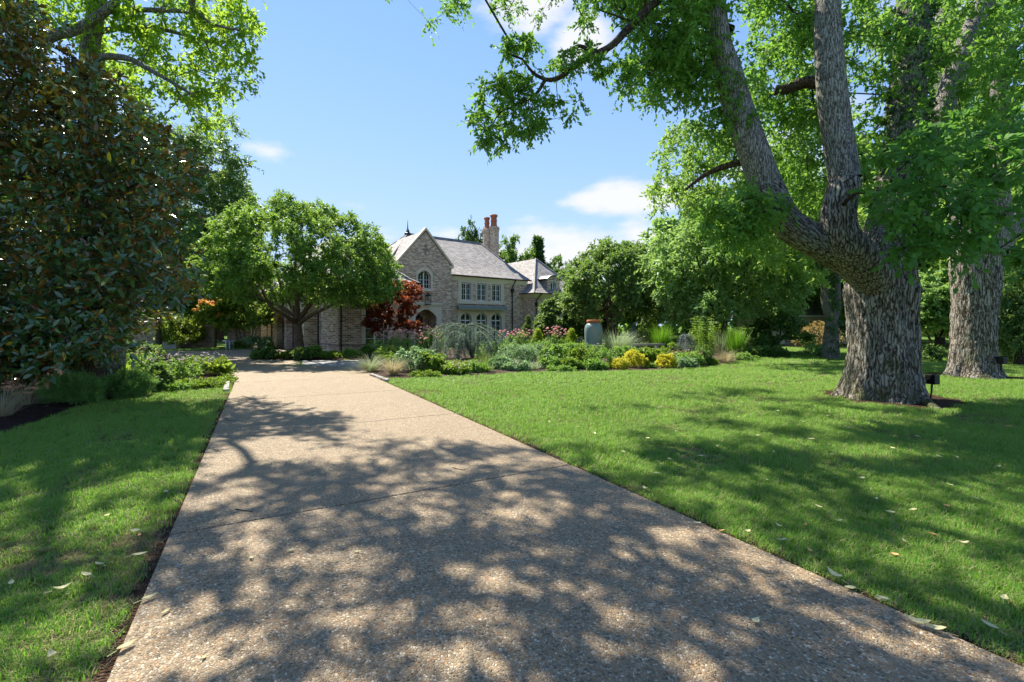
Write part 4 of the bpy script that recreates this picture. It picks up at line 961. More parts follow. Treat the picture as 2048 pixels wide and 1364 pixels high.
B3 = [bw(1655, 168, -.2), bw(1610, 165, 0), bw(1575, 178, .2), bw(1550, 180, .3)]
B4 = [bw(1520, 320, -.5), bw(1460, 330, -.2), bw(1410, 350, .1), bw(1370, 380, .3)]
# sunlit ground that the photograph shows dappled: clusters high in the crowns stand between it and the sun
cot = np.array([to_sun[0] / to_sun[2], to_sun[1] / to_sun[2]])
def shade_clumps(poly_px, n, dz, seed, zlo=0.0):
    rr = np.random.default_rng(seed); P = [];
    gp = np.array([G(*p)[:2] for p in poly_px]); lo, hi = gp.min(0), gp.max(0)
    while len(P) < n:
        q = rr.uniform(lo, hi)
        if not inpoly(q[None], gp)[0]: continue
        z = max(zlo, 4.1 + 1.2 * q[1] + rr.uniform(*dz)); P.append((q[0] + cot[0] * z, q[1] + cot[1] * z, z))
    return np.array(P)
sh_drive = shade_clumps([(-500, 1700), (330, 1090), (420, 985), (520, 935), (700, 945), (760, 900), (850, 884), (1000, 900), (1080, 905), (1200, 960), (1500, 1100), (2600, 1700)], 205, (0, 3.0), 31)
sh_lawn = shade_clumps([(1080, 905), (1250, 860), (1420, 850), (1700, 850), (2048, 850), (2700, 1000), (2700, 1700), (2400, 1650), (1500, 1100)], 160, (0, 2.5), 32)
sh_lawn2 = shade_clumps([(1140, 830), (1420, 780), (1660, 790), (1800, 800), (2300, 800), (2400, 850), (1420, 850)], 55, (-3, 1.0), 33, 8.0)
sh_left = shade_clumps([(-300, 920), (100, 880), (330, 860), (400, 880), (420, 985), (330, 1090), (-400, 1600), (-900, 1600)], 75, (0, 2.5), 34)
over = np.concatenate([sh_drive, sh_lawn, sh_left]); over = over[rg.random(len(over)) < .86]
lt = np.array([-10.9, 12.6]); dL = np.hypot(over[:, 0] - lt[0], over[:, 1] - lt[1]); dRt = np.hypot(over[:, 0] - bt[0], over[:, 1] - bt[1])
over_left = over[dL < dRt]; over_right = np.concatenate([over[dL >= dRt], sh_lawn2])
near_c = [poly_clumps([(938, 250), (960, 172), (1005, 150), (1015, 72), (1065, 58), (1110, 96), (1070, 130), (1100, 190), (1180, 205), (1150, 235), (1110, 235), (1060, 262), (1005, 300), (955, 300)], 60, bY - 1.9, bY - 1.1, rg),
          poly_clumps([(1105, 100), (1165, 68), (1195, 110), (1240, 118), (1275, 135), (1270, 165), (1215, 165), (1190, 130), (1150, 150), (1130, 160), (1105, 130)], 22, bY - 1.6, bY - 1.0, rg),
          poly_clumps([(1160, -60), (1450, -80), (1450, 30), (1400, 60), (1330, 55), (1280, 70), (1215, 30), (1165, 10)], 85, bY - 1.3, bY + .6, rg),
          poly_clumps([(1290, 70), (1450, 50), (1480, 150), (1505, 260), (1490, 300), (1420, 290), (1390, 230), (1360, 190), (1300, 205), (1240, 180), (1260, 120)], 95, bY - .9, bY + .8, rg),
          poly_clumps([(1480, -80), (1660, -80), (1670, 150), (1670, 420), (1560, 400), (1520, 250)], 150, bY, bY + 2.4, rg),
          poly_clumps([(1660, -100), (2120, -120), (2120, 330), (1700, 380)], 150, bY - 1.0, bY + 2.2, rg),
          poly_clumps([(1410, 440), (1430, 400), (1510, 380), (1570, 405), (1600, 430), (1570, 470), (1500, 485), (1440, 480)], 24, bY - 1.8, bY - .9, rg),
          poly_clumps([(1395, 450), (1440, 400), (1500, 400), (1500, 480)], 8, bY - 1.8, bY - 1.0, rg)]
low_c = poly_clumps([(1745, 340), (1800, 250), (2000, 210), (2120, 230), (2120, 500), (2040, 515), (1960, 490), (1900, 510), (1840, 490), (1800, 505), (1775, 450), (1755, 400)], 80, bY - 3.4, bY - 1.5, rg)
big = empty('hackberry_tree', (bt[0], bt[1], 0)); tag(big, 'massive old tree with furrowed trunk forking low, nearest on the lawn', 'tree', 'old shade trees on the right lawn')
bb = np.array([bt[0], bt[1], 0])
link('trunk', bark_tube(trunk_main[:8], trunk_rad[:8], sides=150, step=.045, amp=.045, freq=2.2, seed=3, flare=.36, lobes=5, base=bb, ridge=.10, seams=((4.80, .20, .15), (4.05, .14, .06), (5.5, .16, .07), (2.2, .2, .1))), M['bark_big'], big)
for P, rr, m_ in ((trunk_main[7:], trunk_rad[7:], 'bark_limb'), (L1[:5], L1r[:5], 'bark_lean'), (L1[4:], L1r[4:], 'bark_limb'), (L2[:5], L2r[:5], 'bark_big'), (L2[4:], L2r[4:], 'bark_limb'), (L3, L3r, 'bark_limb')):
    link('limb', bark_tube(P, rr, sides=64, step=.06, amp=.07, freq=3.0, seed=9, base=bb, ridge=.05 if m_ == 'bark_big' else (.015 if m_ == 'bark_lean' else .03), knots=[(bw(1458, 222, -.75), .2, .08), (bw(1690, 265, -1.0), .12, .05)]), M[m_], big)
for P, rr in ((B1, B1r), (B1b, [.04, .03, .022, .015, .01]), (B1c, [.04, .032, .025, .015]), (B2, [.10, .085, .07, .04]), (B3, [.13, .12, .11, .10]), (B4, [.09, .07, .05, .03])):
    link('branch', bark_tube(P, rr, sides=12, step=.08, amp=.08, seed=4, base=bb), M['bark'], big)
sk = [(trunk_main[5:], trunk_rad[5:]), (L1[3:], L1r[3:]), (L2[3:], L2r[3:]), (L3, L3r), (B1, B1r), (B1b, [.03] * 5), (B1c, [.03] * 4), (B2, [.1] * 4), (B4, [.05] * 4)]
allc = np.concatenate(near_c + [low_c, over_right])
link('branches', grow(sk, allc, .0045, .4, 5, bb, .12, .10, np.random.default_rng(8), .12), M['bark'], big)
rg2 = np.random.default_rng(17); lp = dict(droop=.35, hang=.35, up=.8, fold=.12, curl=.15, spread=.6, nj=.8)
sp = np.concatenate(near_c[:2]); vis = np.concatenate(near_c[2:])
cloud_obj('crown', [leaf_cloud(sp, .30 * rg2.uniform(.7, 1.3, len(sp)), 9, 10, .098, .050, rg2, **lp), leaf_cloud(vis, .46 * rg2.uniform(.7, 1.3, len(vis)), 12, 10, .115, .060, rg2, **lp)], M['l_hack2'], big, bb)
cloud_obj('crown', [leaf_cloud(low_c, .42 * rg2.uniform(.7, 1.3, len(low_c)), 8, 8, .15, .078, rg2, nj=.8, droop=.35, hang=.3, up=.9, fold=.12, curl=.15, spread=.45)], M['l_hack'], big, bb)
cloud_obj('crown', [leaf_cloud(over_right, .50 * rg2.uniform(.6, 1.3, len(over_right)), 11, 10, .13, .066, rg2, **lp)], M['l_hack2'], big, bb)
# ivy climbing the leader
iv = []
Q, S = catmull(trunk_main[5:10], trunk_rad[5:10], .05)
for q, s in zip(Q, S):
    for _ in range(3):
        a = rg2.uniform(pi * .9, pi * 2.1); iv.append(q + np.array([cos(a), sin(a), 0]) * s * 1.05)
cloud_obj('ivy', [leaf_cloud(np.array(iv), .13, 3, 4, .085, .07, rg2, droop=.3, hang=.5, up=.2)], M['l_ivy'], big, bb)
litter_ring((bt[0] + .05, bt[1] - .1), 1.08, 'bare soil and litter round the foot of the massive trunk', 3)

s0 = G(1947, 752); sY = s0[1]; sb = np.array([s0[0], s0[1], 0])
def sw(px, py, dY=0.0): return W(px, py, sY + dY)
st_m = [(s0[0], sY, -.1), (s0[0], sY, .15), sw(1946, 690), sw(1949, 610), sw(1950, 545), sw(1945, 480), sw(1935, 420, .1), sw(1915, 340, .2), sw(1900, 240, .3), sw(1890, 100, .4), sw(1900, -120, .5)]
st_r = [.66, .60, .56, .565, .61, .54, .46, .40, .34, .28, .18]
S1 = [sw(1975, 510, -.1), sw(1996, 440, -.2), sw(1992, 380, -.2), sw(2004, 300, -.1), sw(2000, 180, 0), sw(1990, 40, 0), sw(1980, -140, 0)]; S1r = [.40, .33, .29, .27, .24, .2, .12]
S2 = [sw(1985, 500, 0), sw(2030, 440, .2), sw(2070, 390, .3), sw(2130, 300, .4), sw(2200, 160, .5)]; S2r = [.36, .31, .28, .24, .16]
S3 = [sw(1900, 270, .3), sw(1925, 195, -.1), sw(1985, 130, -.4), sw(2050, 70, -.6), sw(2120, 0, -.7)]; S3r = [.2, .17, .15, .12, .08]
old2 = empty('hackberry_tree', tuple(sb)); tag(old2, 'second old shade tree with lichen-spotted trunk, behind and beside the massive one', 'tree', 'old shade trees on the right lawn')
link('trunk', bark_tube(st_m[:7], st_r[:7], sides=110, step=.06, amp=.05, freq=2.4, seed=13, flare=.55, lobes=4, base=sb, ridge=.10, seams=((4.3, .2, .08), (5.3, .15, .06)), knots=[(sw(1905, 532, -.4), .28, .22)]), M['bark_big'], old2)
for P, rr in ((st_m[5:], st_r[5:]), (S1, S1r), (S2, S2r), (S3, S3r)): link('limb', bark_tube(P, rr, sides=30, step=.1, amp=.07, seed=14, base=sb, ridge=.03), M['bark_limb'], old2)
c2 = np.concatenate([poly_clumps([(1860, -100), (2150, -100), (2150, 340), (2060, 400), (1990, 300), (1930, 380), (1870, 300)], 180, sY - 1.5, sY + 3, rg), poly_clumps([(1830, -600), (2400, -600), (2400, 200), (2100, 100), (1830, -100)], 60, sY - 2, sY + 3, rg)])
link('branches', grow([(st_m[5:], st_r[5:]), (S1, S1r), (S2, S2r), (S3, S3r)], c2, .006, .5, 5, sb, .12, .1, rg2), M['bark'], old2)
cloud_obj('crown', [leaf_cloud(c2, .55 * rg2.uniform(.7, 1.3, len(c2)), 14, 12, .14, .07, rg2, **lp)], M['l_hack2'], old2, sb)
litter_ring((s0[0], s0[1] - .1), 1.0, 'bare soil round the foot of the second old trunk', 8)

# ------------------------------------------------------------------ upper-left shade tree and the magnolia
lb = np.array([lt[0], lt[1], 0.0])
def lw(px, py, dY=0.0): return W(px, py, lt[1] + dY)
lb_px = 1024 + lt[0] / lt[1] * F
Lt = [(lt[0], lt[1], -.1), (lt[0], lt[1], .3), lw(225, 500), lw(205, 300), lw(180, 130), lw(190, 40), lw(205, -60), lw(230, -260), lw(250, -520)]; Ltr = [.42, .36, .32, .28, .215, .19, .17, .12, .05]
La = [lw(205, 300), lw(150, 150, -.4), lw(75, 95, -.8), lw(100, 75, -.8), lw(150, 62, -.6), lw(200, 30, -.4), lw(232, 2, -.3), lw(262, -40, -.2), lw(330, -150, -.2)]; Lar = [.2, .15, .13, .125, .12, .11, .10, .09, .05]
La = [lw(215, 400), lw(120, 220, -.6), lw(62, 110, -1.0), lw(105, 72, -.9), lw(150, 60, -.7), lw(198, 32, -.5), lw(230, 4, -.4), lw(262, -45, -.3), lw(330, -160, -.2)]
Lb_ = [lw(188, 118), lw(215, 113, -.3), lw(260, 118, -.6), lw(300, 140, -.8), lw(345, 165, -1.0), lw(385, 190, -1.1)]
Lc = [lw(190, 65), lw(230, 58, .2), lw(300, 55, .5), lw(370, 70, .7), lw(440, 90, .8)]
Ld = [lw(225, 20), lw(300, 20, -.2), lw(380, 25, -.4), lw(430, 50, -.6), lw(480, 60, -.7)]
lc_ = np.concatenate([poly_clumps([(120, -60), (505, -60), (490, 10), (535, 60), (500, 90), (520, 130), (480, 190), (470, 235), (410, 255), (370, 215), (300, 215), (250, 180), (200, 160), (130, 90)], 180, lt[1] - .7, lt[1] + 2.2, rg),
                      poly_clumps([(20, -40), (160, -60), (140, 60), (60, 60)], 16, lt[1] - 1, lt[1] + 1, rg),
                      poly_clumps([(250, 180), (330, 215), (330, 260), (280, 280), (240, 240)], 16, lt[1] - 1, lt[1] + 1, rg),
                      poly_clumps([(-200, -700), (260, -700), (320, -60), (-200, -60)], 60, lt[1] - 1, lt[1] + 2.5, rg), over_left])
tree('shade_tree', 'tall backlit shade tree with pale limbs rising behind the magnolia', 'tree', lt,
     [('trunk', Lt, Ltr, dict(sides=28, step=.12, amp=.06)), ('limb', La, Lar, dict(sides=18, step=.12)), ('limb', Lb_, [.10, .085, .07, .055, .04, .03], {}), ('limb', Lc, [.09, .075, .06, .045, .03], {}), ('limb', Ld, [.08, .065, .05, .04, .025], {})],
     lc_, .45, dict(nt=10, nl=9, L=.125, W=.068, droop=.35, hang=.35, up=.9), M['l_left'], M['bark_limb'], tip=.0045, seg=.45, maxr=.07, seed=23)
mg = np.array([-9.6, 10.4]); mY = mg[1]
mpoly = [(-120, 20), (30, 15), (90, 60), (120, 110), (170, 140), (215, 160), (260, 200), (300, 250), (330, 290), (400, 335), (375, 365), (345, 360), (385, 405), (350, 440), (330, 470), (375, 495), (340, 530), (395, 560), (360, 590), (330, 590), (320, 640), (270, 645), (240, 690), (170, 690), (80, 730), (-120, 760)]
mc = poly_clumps(mpoly, 900, mY - 2.3, mY + 1.6, rg); mc = mc[mc[:, 2] > .25]
mc_low = poly_clumps([(-100, 600), (250, 600), (230, 690), (120, 730), (-100, 770)], 160, mY - 1.8, mY + .5, rg); mc_low = mc_low[mc_low[:, 2] > .15]
mc = np.concatenate([mc, mc_low]); mc = mc[(vnoise(mc * .9, 77) * .6 + vnoise(mc * 2.2, 78) * .4) > .35]
mctr = np.array([mg[0] - .3, mg[1] + .8, 2.2])
tree('magnolia_tree', 'broad evergreen magnolia with glossy dark leaves and rusty undersides', 'tree', mg,
     [('trunk', [(mg[0], mg[1], -.1), (mg[0], mg[1], 1.0), (mg[0] - .1, mg[1] + .1, 3.0), (mg[0] + .1, mg[1], 5.2), (mg[0] - .2, mg[1], 7.6)], [.24, .20, .17, .12, .05], dict(sides=18, step=.15))],
     mc, .40, dict(nt=8, nl=8, tipw=.35, L=.165, W=.064, droop=.1, hang=-.1, up=.65, nout=.55, hexa=True, spread=.75, curl=.10, fold=.16, out=.35), M['l_magn'], M['bark'], tip=.006, seg=.4, maxr=.07, lift=-.05, seed=29, ctr=mctr)
TRUNKS.append((mg[0], mg[1], .5))

# ------------------------------------------------------------------ trees round the house
def standard_tree(name, label, px, py, Y, crown_px, n, cr, lf, lm, wm, th=.35, trunk_r=.2, multi=1, seed=1, group=None, dk=None, shell=.5, flat=None, cy=0.0, lift=.1, tip=.007, maxr=.09, bumps=.16, lean=(0, 0), fork=.45):
    """crown_px: (x0, x1, ytop, ybottom) outline in the photograph at distance Y"""
    x0, x1, yt, yb = crown_px; c = W((x0 + x1) / 2, (yt + yb) / 2, Y + cy); rx = (x1 - x0) / 2 / F * (Y + cy); top = W(0, yt, Y + cy)[2]; bot = max(.3, W(0, yb, Y + cy)[2]); zc = bot + (top - bot) * (fork if False else .42)
    base = W(px, py, Y); base[2] = 0; ry = (dk or rx); rg_ = np.random.default_rng(seed)
    C = dome_clumps((c[0], c[1], zc), rx - cr * .5, ry - cr * .5, top - zc - cr * .4, zc - bot, n, rg_, shell, bumps, seed)
    wood = []; zf = bot + (zc - bot) * .3
    for k in range(multi):
        a = 2 * pi * k / max(multi, 1) + seed; sp_ = (.35 if multi > 1 else 0)
        P = [(base[0] + .10 * cos(a) * (multi > 1), base[1] + .10 * sin(a) * (multi > 1), -.05), (base[0] + sp_ * .5 * cos(a), base[1] + sp_ * .5 * sin(a), zf * .6), (base[0] * .8 + c[0] * .2 + sp_ * 2.2 * cos(a), base[1] * .8 + c[1] * .2 + sp_ * 2.2 * sin(a), zf + (zc - zf) * .5), (base[0] * .4 + c[0] * .6 + rx * .35 * cos(a) * (multi > 1), base[1] * .4 + c[1] * .6 + ry * .35 * sin(a) * (multi > 1), zc + (top - zc) * .35)]
        rr = trunk_r * (1.0 if multi == 1 else .62); wood.append(('trunk', P, [rr * 1.15, rr, rr * .75, rr * .3], dict(sides=14, step=.18, flare=.25 if multi == 1 else 0)))
    return tree(name, label, 'tree', base, wood, C, cr, lf, lm, wm, group, tip, .45, lift, maxr, 5, seed=seed, ctr=np.array([c[0], c[1], zc - rx * .3]))
fine = dict(nt=13, nl=11, L=.15, W=.075, droop=.2, hang=.2, up=.8, out=.5)
# dome tree by the garage corner
db = G(598, 714); db[2] = 0; dY = db[1]
def dw(px, py, k=0.0): return W(px, py, dY + k)
wood = [('trunk', [(db[0], db[1], -.05), dw(598, 680), dw(596, 655), dw(594, 640)], [.26, .20, .19, .20], dict(sides=22, step=.08, flare=.3, amp=.07)),
        ('limb', [dw(594, 648), dw(580, 628), dw(560, 612), dw(525, 600), dw(480, 590, -.4), dw(450, 570, -.6)], [.15, .12, .10, .08, .05, .03], {}), ('limb', [dw(594, 645), dw(585, 615, .6), dw(565, 580, 1.0), dw(550, 530, 1.2)], [.14, .11, .08, .04], {}),
        ('limb', [dw(596, 642), dw(594, 605, -.5), dw(590, 560, -1), dw(592, 500, -1.2)], [.15, .12, .08, .04], {}), ('limb', [dw(597, 644), dw(615, 615, -.4), dw(640, 585, -.8), dw(665, 540, -1.2)], [.13, .11, .08, .04], {}),
        ('limb', [dw(597, 648), dw(620, 632, -.8), dw(660, 612, -1.4), dw(710, 590, -1.8), dw(745, 570, -2.0)], [.13, .10, .08, .06, .03], {}), ('limb', [dw(594, 646), dw(570, 630, -1.0), dw(540, 610, -1.8), dw(520, 570, -2.4)], [.12, .10, .07, .03], {})]
rgd = np.random.default_rng(41); C = dome_clumps((W(605, 560, dY - 1.2)[0], dY - 1.4, 4.2), 4.55, 3.6, 3.25, 1.9, 760, rgd, .62, .10, 5)
Cd = np.concatenate([C, dome_clumps((W(715, 600, dY - 1.6)[0], dY - 1.9, 3.4), 1.9, 1.6, 2.2, 1.0, 80, rgd, .3, .1, 6)])
tree('dome_tree', 'round-headed green tree with spreading limbs in front of the garage corner', 'tree', db, wood, Cd, .44, dict(fine, L=.13, W=.065), M['l_crape'], M['bark_tan'], tip=.007, seg=.4, maxr=.06, seed=43, ctr=np.array([db[0], dY - 1.3, 2.5]))
# red maple in front of the window
rb = W(773, 700, 25.0); rb[2] = 0
rgm = np.random.default_rng(44)
Cr = np.concatenate([poly_clumps([(728, 640), (745, 610), (765, 590), (800, 562), (830, 550), (842, 585), (835, 620), (840, 650), (815, 665), (790, 655), (760, 665), (738, 660)], 90, 23.9, 25.4, rgm), poly_clumps([(725, 600), (790, 560), (800, 600), (740, 630)], 25, 24, 25.3, rgm)])
tree('red_maple', 'small dark red maple in front of the garage window', 'tree', rb, [('trunk', [(rb[0], rb[1], -.05), W(773, 675, 25.0), W(771, 650, 24.9), W(775, 620, 24.8), W(795, 590, 24.7)], [.10, .085, .075, .05, .02], dict(sides=10, step=.12)), ('trunk', [(rb[0] + .05, rb[1], 0), W(785, 672, 24.9), W(793, 650, 24.8), W(805, 630, 24.7)], [.05, .045, .03, .02], dict(sides=8, step=.12))],
     Cr, .30, dict(nt=12, nl=10, L=.115, W=.085, droop=.15, hang=.15, up=1.2, flat=.45), M['l_red'], M['bark'], tip=.005, seg=.25, maxr=.04, seed=45)
jl = dict(nt=13, nl=11, L=.13, W=.10, droop=.12, hang=.12, up=1.3, flat=.4, out=.3)
standard_tree('japanese_maple', 'dense dark green spreading maple beside the dormer wing', 1118, 690, 37.5, (1068, 1182, 582, 690), 230, .50, dict(jl, L=.17, W=.12), M['l_jmaple'], M['bark'], trunk_r=.12, multi=3, seed=51, shell=.6, bumps=.2)
standard_tree('dome_tree', 'large dark dome-headed tree right of the house, behind the blue urn', 1226, 690, 33.0, (1122, 1345, 478, 655), 430, .62, dict(fine, L=.20, W=.10), M['l_crape2'], M['bark_tan'], trunk_r=.24, multi=4, seed=52, shell=.62, bumps=.13)
standard_tree('ash_tree', 'pale green broad tree in the middle distance behind the border', 1440, 690, 28.0, (1292, 1615, 392, 668), 430, .75, dict(nt=13, nl=11, L=.21, W=.12, droop=.3, hang=.25, up=1.0, out=.4), M['l_light'], M['bark'], trunk_r=.22, multi=2, seed=53, shell=.5, bumps=.3, dk=3.6)
standard_tree('japanese_maple', 'low dark maple with reddish stem at the right end of the border', 1546, 705, 27.0, (1490, 1612, 622, 702), 90, .45, dict(jl), M['l_jmaple'], M['bark'], trunk_r=.09, multi=2, seed=54, shell=.5)
# tall tree with ivy-clad trunk whose crown shows left of the old tree
ib = G(1662, 717); ib[2] = 0; iY = ib[1]
def iw(px, py, k=0.0): return W(px, py, iY + k)
Ci = np.concatenate([poly_clumps([(1300, 300), (1330, 255), (1400, 250), (1500, 270), (1620, 330), (1680, 440), (1640, 560), (1560, 540), (1450, 480), (1360, 430), (1310, 420)], 190, iY - 2.5, iY + 2, rg), poly_clumps([(1400, 250), (1700, -100), (2000, -100), (1950, 400), (1700, 500), (1620, 330)], 160, iY - 2, iY + 4, rg)])
ivy_t = tree('ivy_clad_tree', 'slender tree with ivy round its forked trunk, in the gap left of the massive trunk', 'tree', ib, [('trunk', [(ib[0], ib[1], -.05), iw(1662, 680), iw(1663, 640), iw(1655, 615), iw(1650, 590), iw(1648, 520), iw(1630, 400), iw(1600, 250)], [.36, .33, .28, .22, .19, .17, .12, .05], dict(sides=20, step=.12, flare=.25, amp=.08)), ('limb', [iw(1664, 645), iw(1672, 620), iw(1674, 560), iw(1680, 470), iw(1700, 300)], [.2, .17, .16, .13, .05], dict(sides=14, step=.15))],
     Ci, .66, dict(nt=14, nl=12, L=.18, W=.09, droop=.3, hang=.3, up=.9), M['l_bright'], M['bark_grey'], tip=.007, seg=.6, maxr=.09, seed=55)
iv = np.concatenate([np.stack([iw(1668 + 8 * sin(k), 710 - k * 3.2, -.32) + rg.normal(0, .10, 3) for k in range(60)]), np.stack([iw(1647, 560 - k * 2.2, -.22) + rg.normal(0, .10, 3) for k in range(50)])])
cloud_obj('ivy', [leaf_cloud(iv, .22, 4, 4, .10, .085, rg2, droop=.3, hang=.5, up=.3)], M['l_ivy'], ivy_t, ib)
# behind the magnolia
standard_tree('elm_tree', 'dark green full tree standing between the magnolia and the dome tree', 318, 700, 31.0, (270, 510, 230, 640), 520, .85, dict(fine, L=.21, W=.11), M['l_crape2'], M['bark'], trunk_r=.16, seed=56, shell=.45, bumps=.25, dk=4.2)
mb_ = W(492, 692, 33.5); mb_[2] = 0
Cy = poly_clumps([(395, 640), (410, 605), (440, 585), (490, 580), (540, 600), (545, 640), (500, 655), (440, 655)], 100, 31.0, 34.0, rg)
def stem(dx, dz, k): return ('trunk', [(mb_[0] + dx * .3, mb_[1] + k * .2, -.05), (mb_[0] + dx * .9, mb_[1] + k * .4, 1.0), (mb_[0] + dx * 1.6, mb_[1] + k * .8, 2.0), (mb_[0] + dx * 3.0, mb_[1] + k, 2.9)], [.055, .05, .04, .02], dict(sides=8, step=.2))
tree('small_maple', 'multi-stemmed yellow-green maple beside the garden gate', 'tree', mb_, [stem(-.7, 0, -.5), stem(-.3, 0, .6), stem(.1, 0, -.7), stem(.45, 0, .3), stem(.8, 0, -.2), stem(-.5, 0, .1)], Cy, .45, dict(jl, L=.19, W=.14), M['l_yellowgreen'], M['bark_grey'], tip=.006, seg=.4, maxr=.04, seed=57)
ob = W(418, 692, 35.5); ob[2] = 0
Co = poly_clumps([(392, 640), (400, 612), (425, 595), (448, 600), (445, 640), (425, 655)], 36, 34.6, 36, rg)
tree('orange_maple', 'little orange-tinted maple left of the garden gate', 'tree', ob, [('trunk', [(ob[0], ob[1], -.05), (ob[0], ob[1], 1.0), (ob[0] + .2, ob[1], 2.2)], [.07, .06, .03], dict(sides=8))], Co, .40, dict(jl, L=.19, W=.14), M['l_orange'], M['bark'], tip=.006, seg=.4, maxr=.04, seed=58)
# dogwood, hemlock and bright wood beyond the old trees
standard_tree('dogwood_tree', 'pale layered dogwood seen between the two old trunks', 1868, 715, 24.5, (1815, 1935, 545, 690), 150, .55, dict(nt=13, nl=11, L=.18, W=.11, droop=.05, hang=.05, up=1.6, flat=.3), M['l_light'], M['bark'], trunk_r=.1, multi=2, seed=60, shell=.35, bumps=.3)
standard_tree('hemlock_tree', 'shaggy dark conifer at the far right edge behind the second old tree', 2045, 725, 19.0, (1975, 2140, 520, 735), 220, .6, dict(nt=14, nl=12, L=.13, W=.05, droop=.5, hang=.6, up=.6), M['l_crape2'], M['bark'], trunk_r=.2, seed=61, shell=.35)
standard_tree('beech_tree', 'bright green tree beyond the second old trunk', 2010, 700, 30.0, (1880, 2200, 330, 640), 260, .9, dict(nt=13, nl=11, L=.26, W=.15, droop=.3, hang=.3, up=1.0), M['l_bright'], M['bark'], trunk_r=.3, seed=62, shell=.35, bumps=.3, dk=5)
standard_tree('beech_tree', 'dark bushy tree in the gap right of the massive trunk', 1790, 700, 36.0, (1640, 1960, 380, 690), 260, .95, dict(nt=13, nl=11, L=.28, W=.16, droop=.3, hang=.3, up=1.0), M['l_mid'], M['bark'], trunk_r=.3, seed=63, shell=.4, bumps=.3, dk=5)

# background trees: three crown meshes shared by all that stand far off
def far_kind(seed, mat, n, cr, L, up=5.0, rx=4.2):
    rg_ = np.random.default_rng(seed); C = dome_clumps((0, 0, 6.2), rx, rx, up, 4.2, n, rg_, .5, .34, seed)
    V, k = leaf_cloud(C, cr * rg_.uniform(.7, 1.3, len(C)) , 8, 8, L, L * .5, rg_, droop=.3, hang=.25, up=1.0, out=.4, ctr=np.array([0, 0, 4.0])) if False else far_leaves(C, cr, L, rg_)
    n_ = len(V) // k; cm = raw_mesh('crown', V, np.full(n_, k), np.arange(n_ * k)); cm.materials.append(mat)
    tm = bark_tube([(0, 0, -.2), (0, 0, 2), (.2, 0, 5), (0, .2, 8)], [.34, .26, .2, .08], sides=10, step=.5, seed=seed); tm.materials.append(M['bark'])
    bm_ = grow([([(0, 0, 2), (.2, 0, 5), (0, .2, 8)], [.2, .2, .1])], C[::3], .02, .9, 4, (0, 0, 0), .1, .12, rg_); bm_.materials.append(M['bark']); return cm, tm, bm_
def far_leaves(C, cr, L, rg_):
    global house_free
    hf = house_free; house_free = lambda P: np.ones(len(P), bool)
    r_ = leaf_cloud(C, cr * rg_.uniform(.7, 1.3, len(C)), 11, 10, L, L * .55, rg_, droop=.3, hang=.25, up=1.0, out=.4, ctr=np.array([0, 0, 4.0])); house_free = hf; return r_
KINDS = [far_kind(71, M['l_mid'], 240, .95, .36), far_kind(72, M['l_bright'], 240, .95, .36), far_kind(73, M['l_dark'], 240, .95, .36), far_kind(74, M['l_light'], 240, 1.0, .36)]
def far_tree(kind, label, px, ytop, Y, width_px, seed, name='woodland_tree', group='trees beyond the lawn and house'):
    p = W(px, ytop, Y); h = p[2]; sz = h / 11.4; sx = width_px / 2 / F * Y / 4.6
    root = empty(name, (p[0], p[1], 0), seed * 1.7); root.scale = (sx, sx, sz); tag(root, label, 'tree', group)
    for nm, me in zip(('crown', 'trunk', 'branches'), KINDS[kind]): link(nm, me, None, root)
far_tree(2, 'tree whose top shows above the ridge just left of the chimney', 943, 455, 58, 100, 1)
far_tree(0, 'tree peeping over the slates between chimney and wing', 1030, 492, 60, 110, 2)
far_tree(0, 'tree top just right of the wing roof', 1115, 528, 62, 90, 3)
far_tree(2, 'dark tree behind the elm at the left of the house', 330, 430, 46, 260, 4)
far_tree(0, 'tree behind the garden wall and gate', 440, 480, 52, 220, 5)
far_tree(2, 'dark tree far left behind the magnolia', 150, 380, 40, 300, 6)
far_tree(0, 'tall tree at the left edge behind the magnolia', -60, 250, 38, 320, 7)
far_tree(0, 'tree behind the right-hand dome tree', 1300, 520, 50, 180, 8)
far_tree(3, 'pale tree behind the ash', 1420, 400, 46, 280, 9)
far_tree(1, 'bright tree left of the ivy-clad trunk', 1545, 330, 42, 260, 10)
far_tree(1, 'bright tree behind the massive trunk', 1740, 300, 44, 300, 11)
far_tree(3, 'pale tree seen between the two old trunks', 1880, 340, 40, 240, 12)
far_tree(1, 'bright tree behind the second old trunk', 2020, 260, 44, 300, 13)
far_tree(0, 'tree at the right edge behind the hemlock', 2160, 300, 34, 260, 14)
far_tree(2, 'dark tree low behind the patio house', 1650, 480, 56, 240, 15)
far_tree(2, 'dark tree on the skyline right of the urn', 1210, 560, 58, 200, 16)
# conifer spire behind the wing
def conifer(name, label, base, h, r, mat, n, L, seed, spire=1.0, lobed=0.0, trunk=True):
    rg_ = np.random.default_rng(seed); t = rg_.random(n) ** .7; a = rg_.random(n) * 2 * pi; rad = r * (1 - t) ** spire * rg_.uniform(.45, 1, n) * (1 + lobed * np.sin(a * 3 + t * 20))
    C = np.stack([base[0] + rad * np.cos(a), base[1] + rad * np.sin(a), .08 * h + t * h * .9], 1)
    root = empty(name, (base[0], base[1], 0)); tag(root, label, 'conifer')
    if trunk: link('trunk', bark_tube([(base[0], base[1], -.05), (base[0], base[1], h * .9)], [max(.03, r * .09), .015], sides=8, step=.3, base=(base[0], base[1], 0)), M['bark'], root)
    cloud_obj('foliage', [leaf_cloud(C, max(.12, r * .30) * rg_.uniform(.7, 1.3, n), 7, 8, L, L * .34, rg_, droop=-.15, hang=-.35, up=.4, out=.8, ctr=np.array([base[0], base[1], h * .3]))], mat, root, (base[0], base[1], 0)); return root
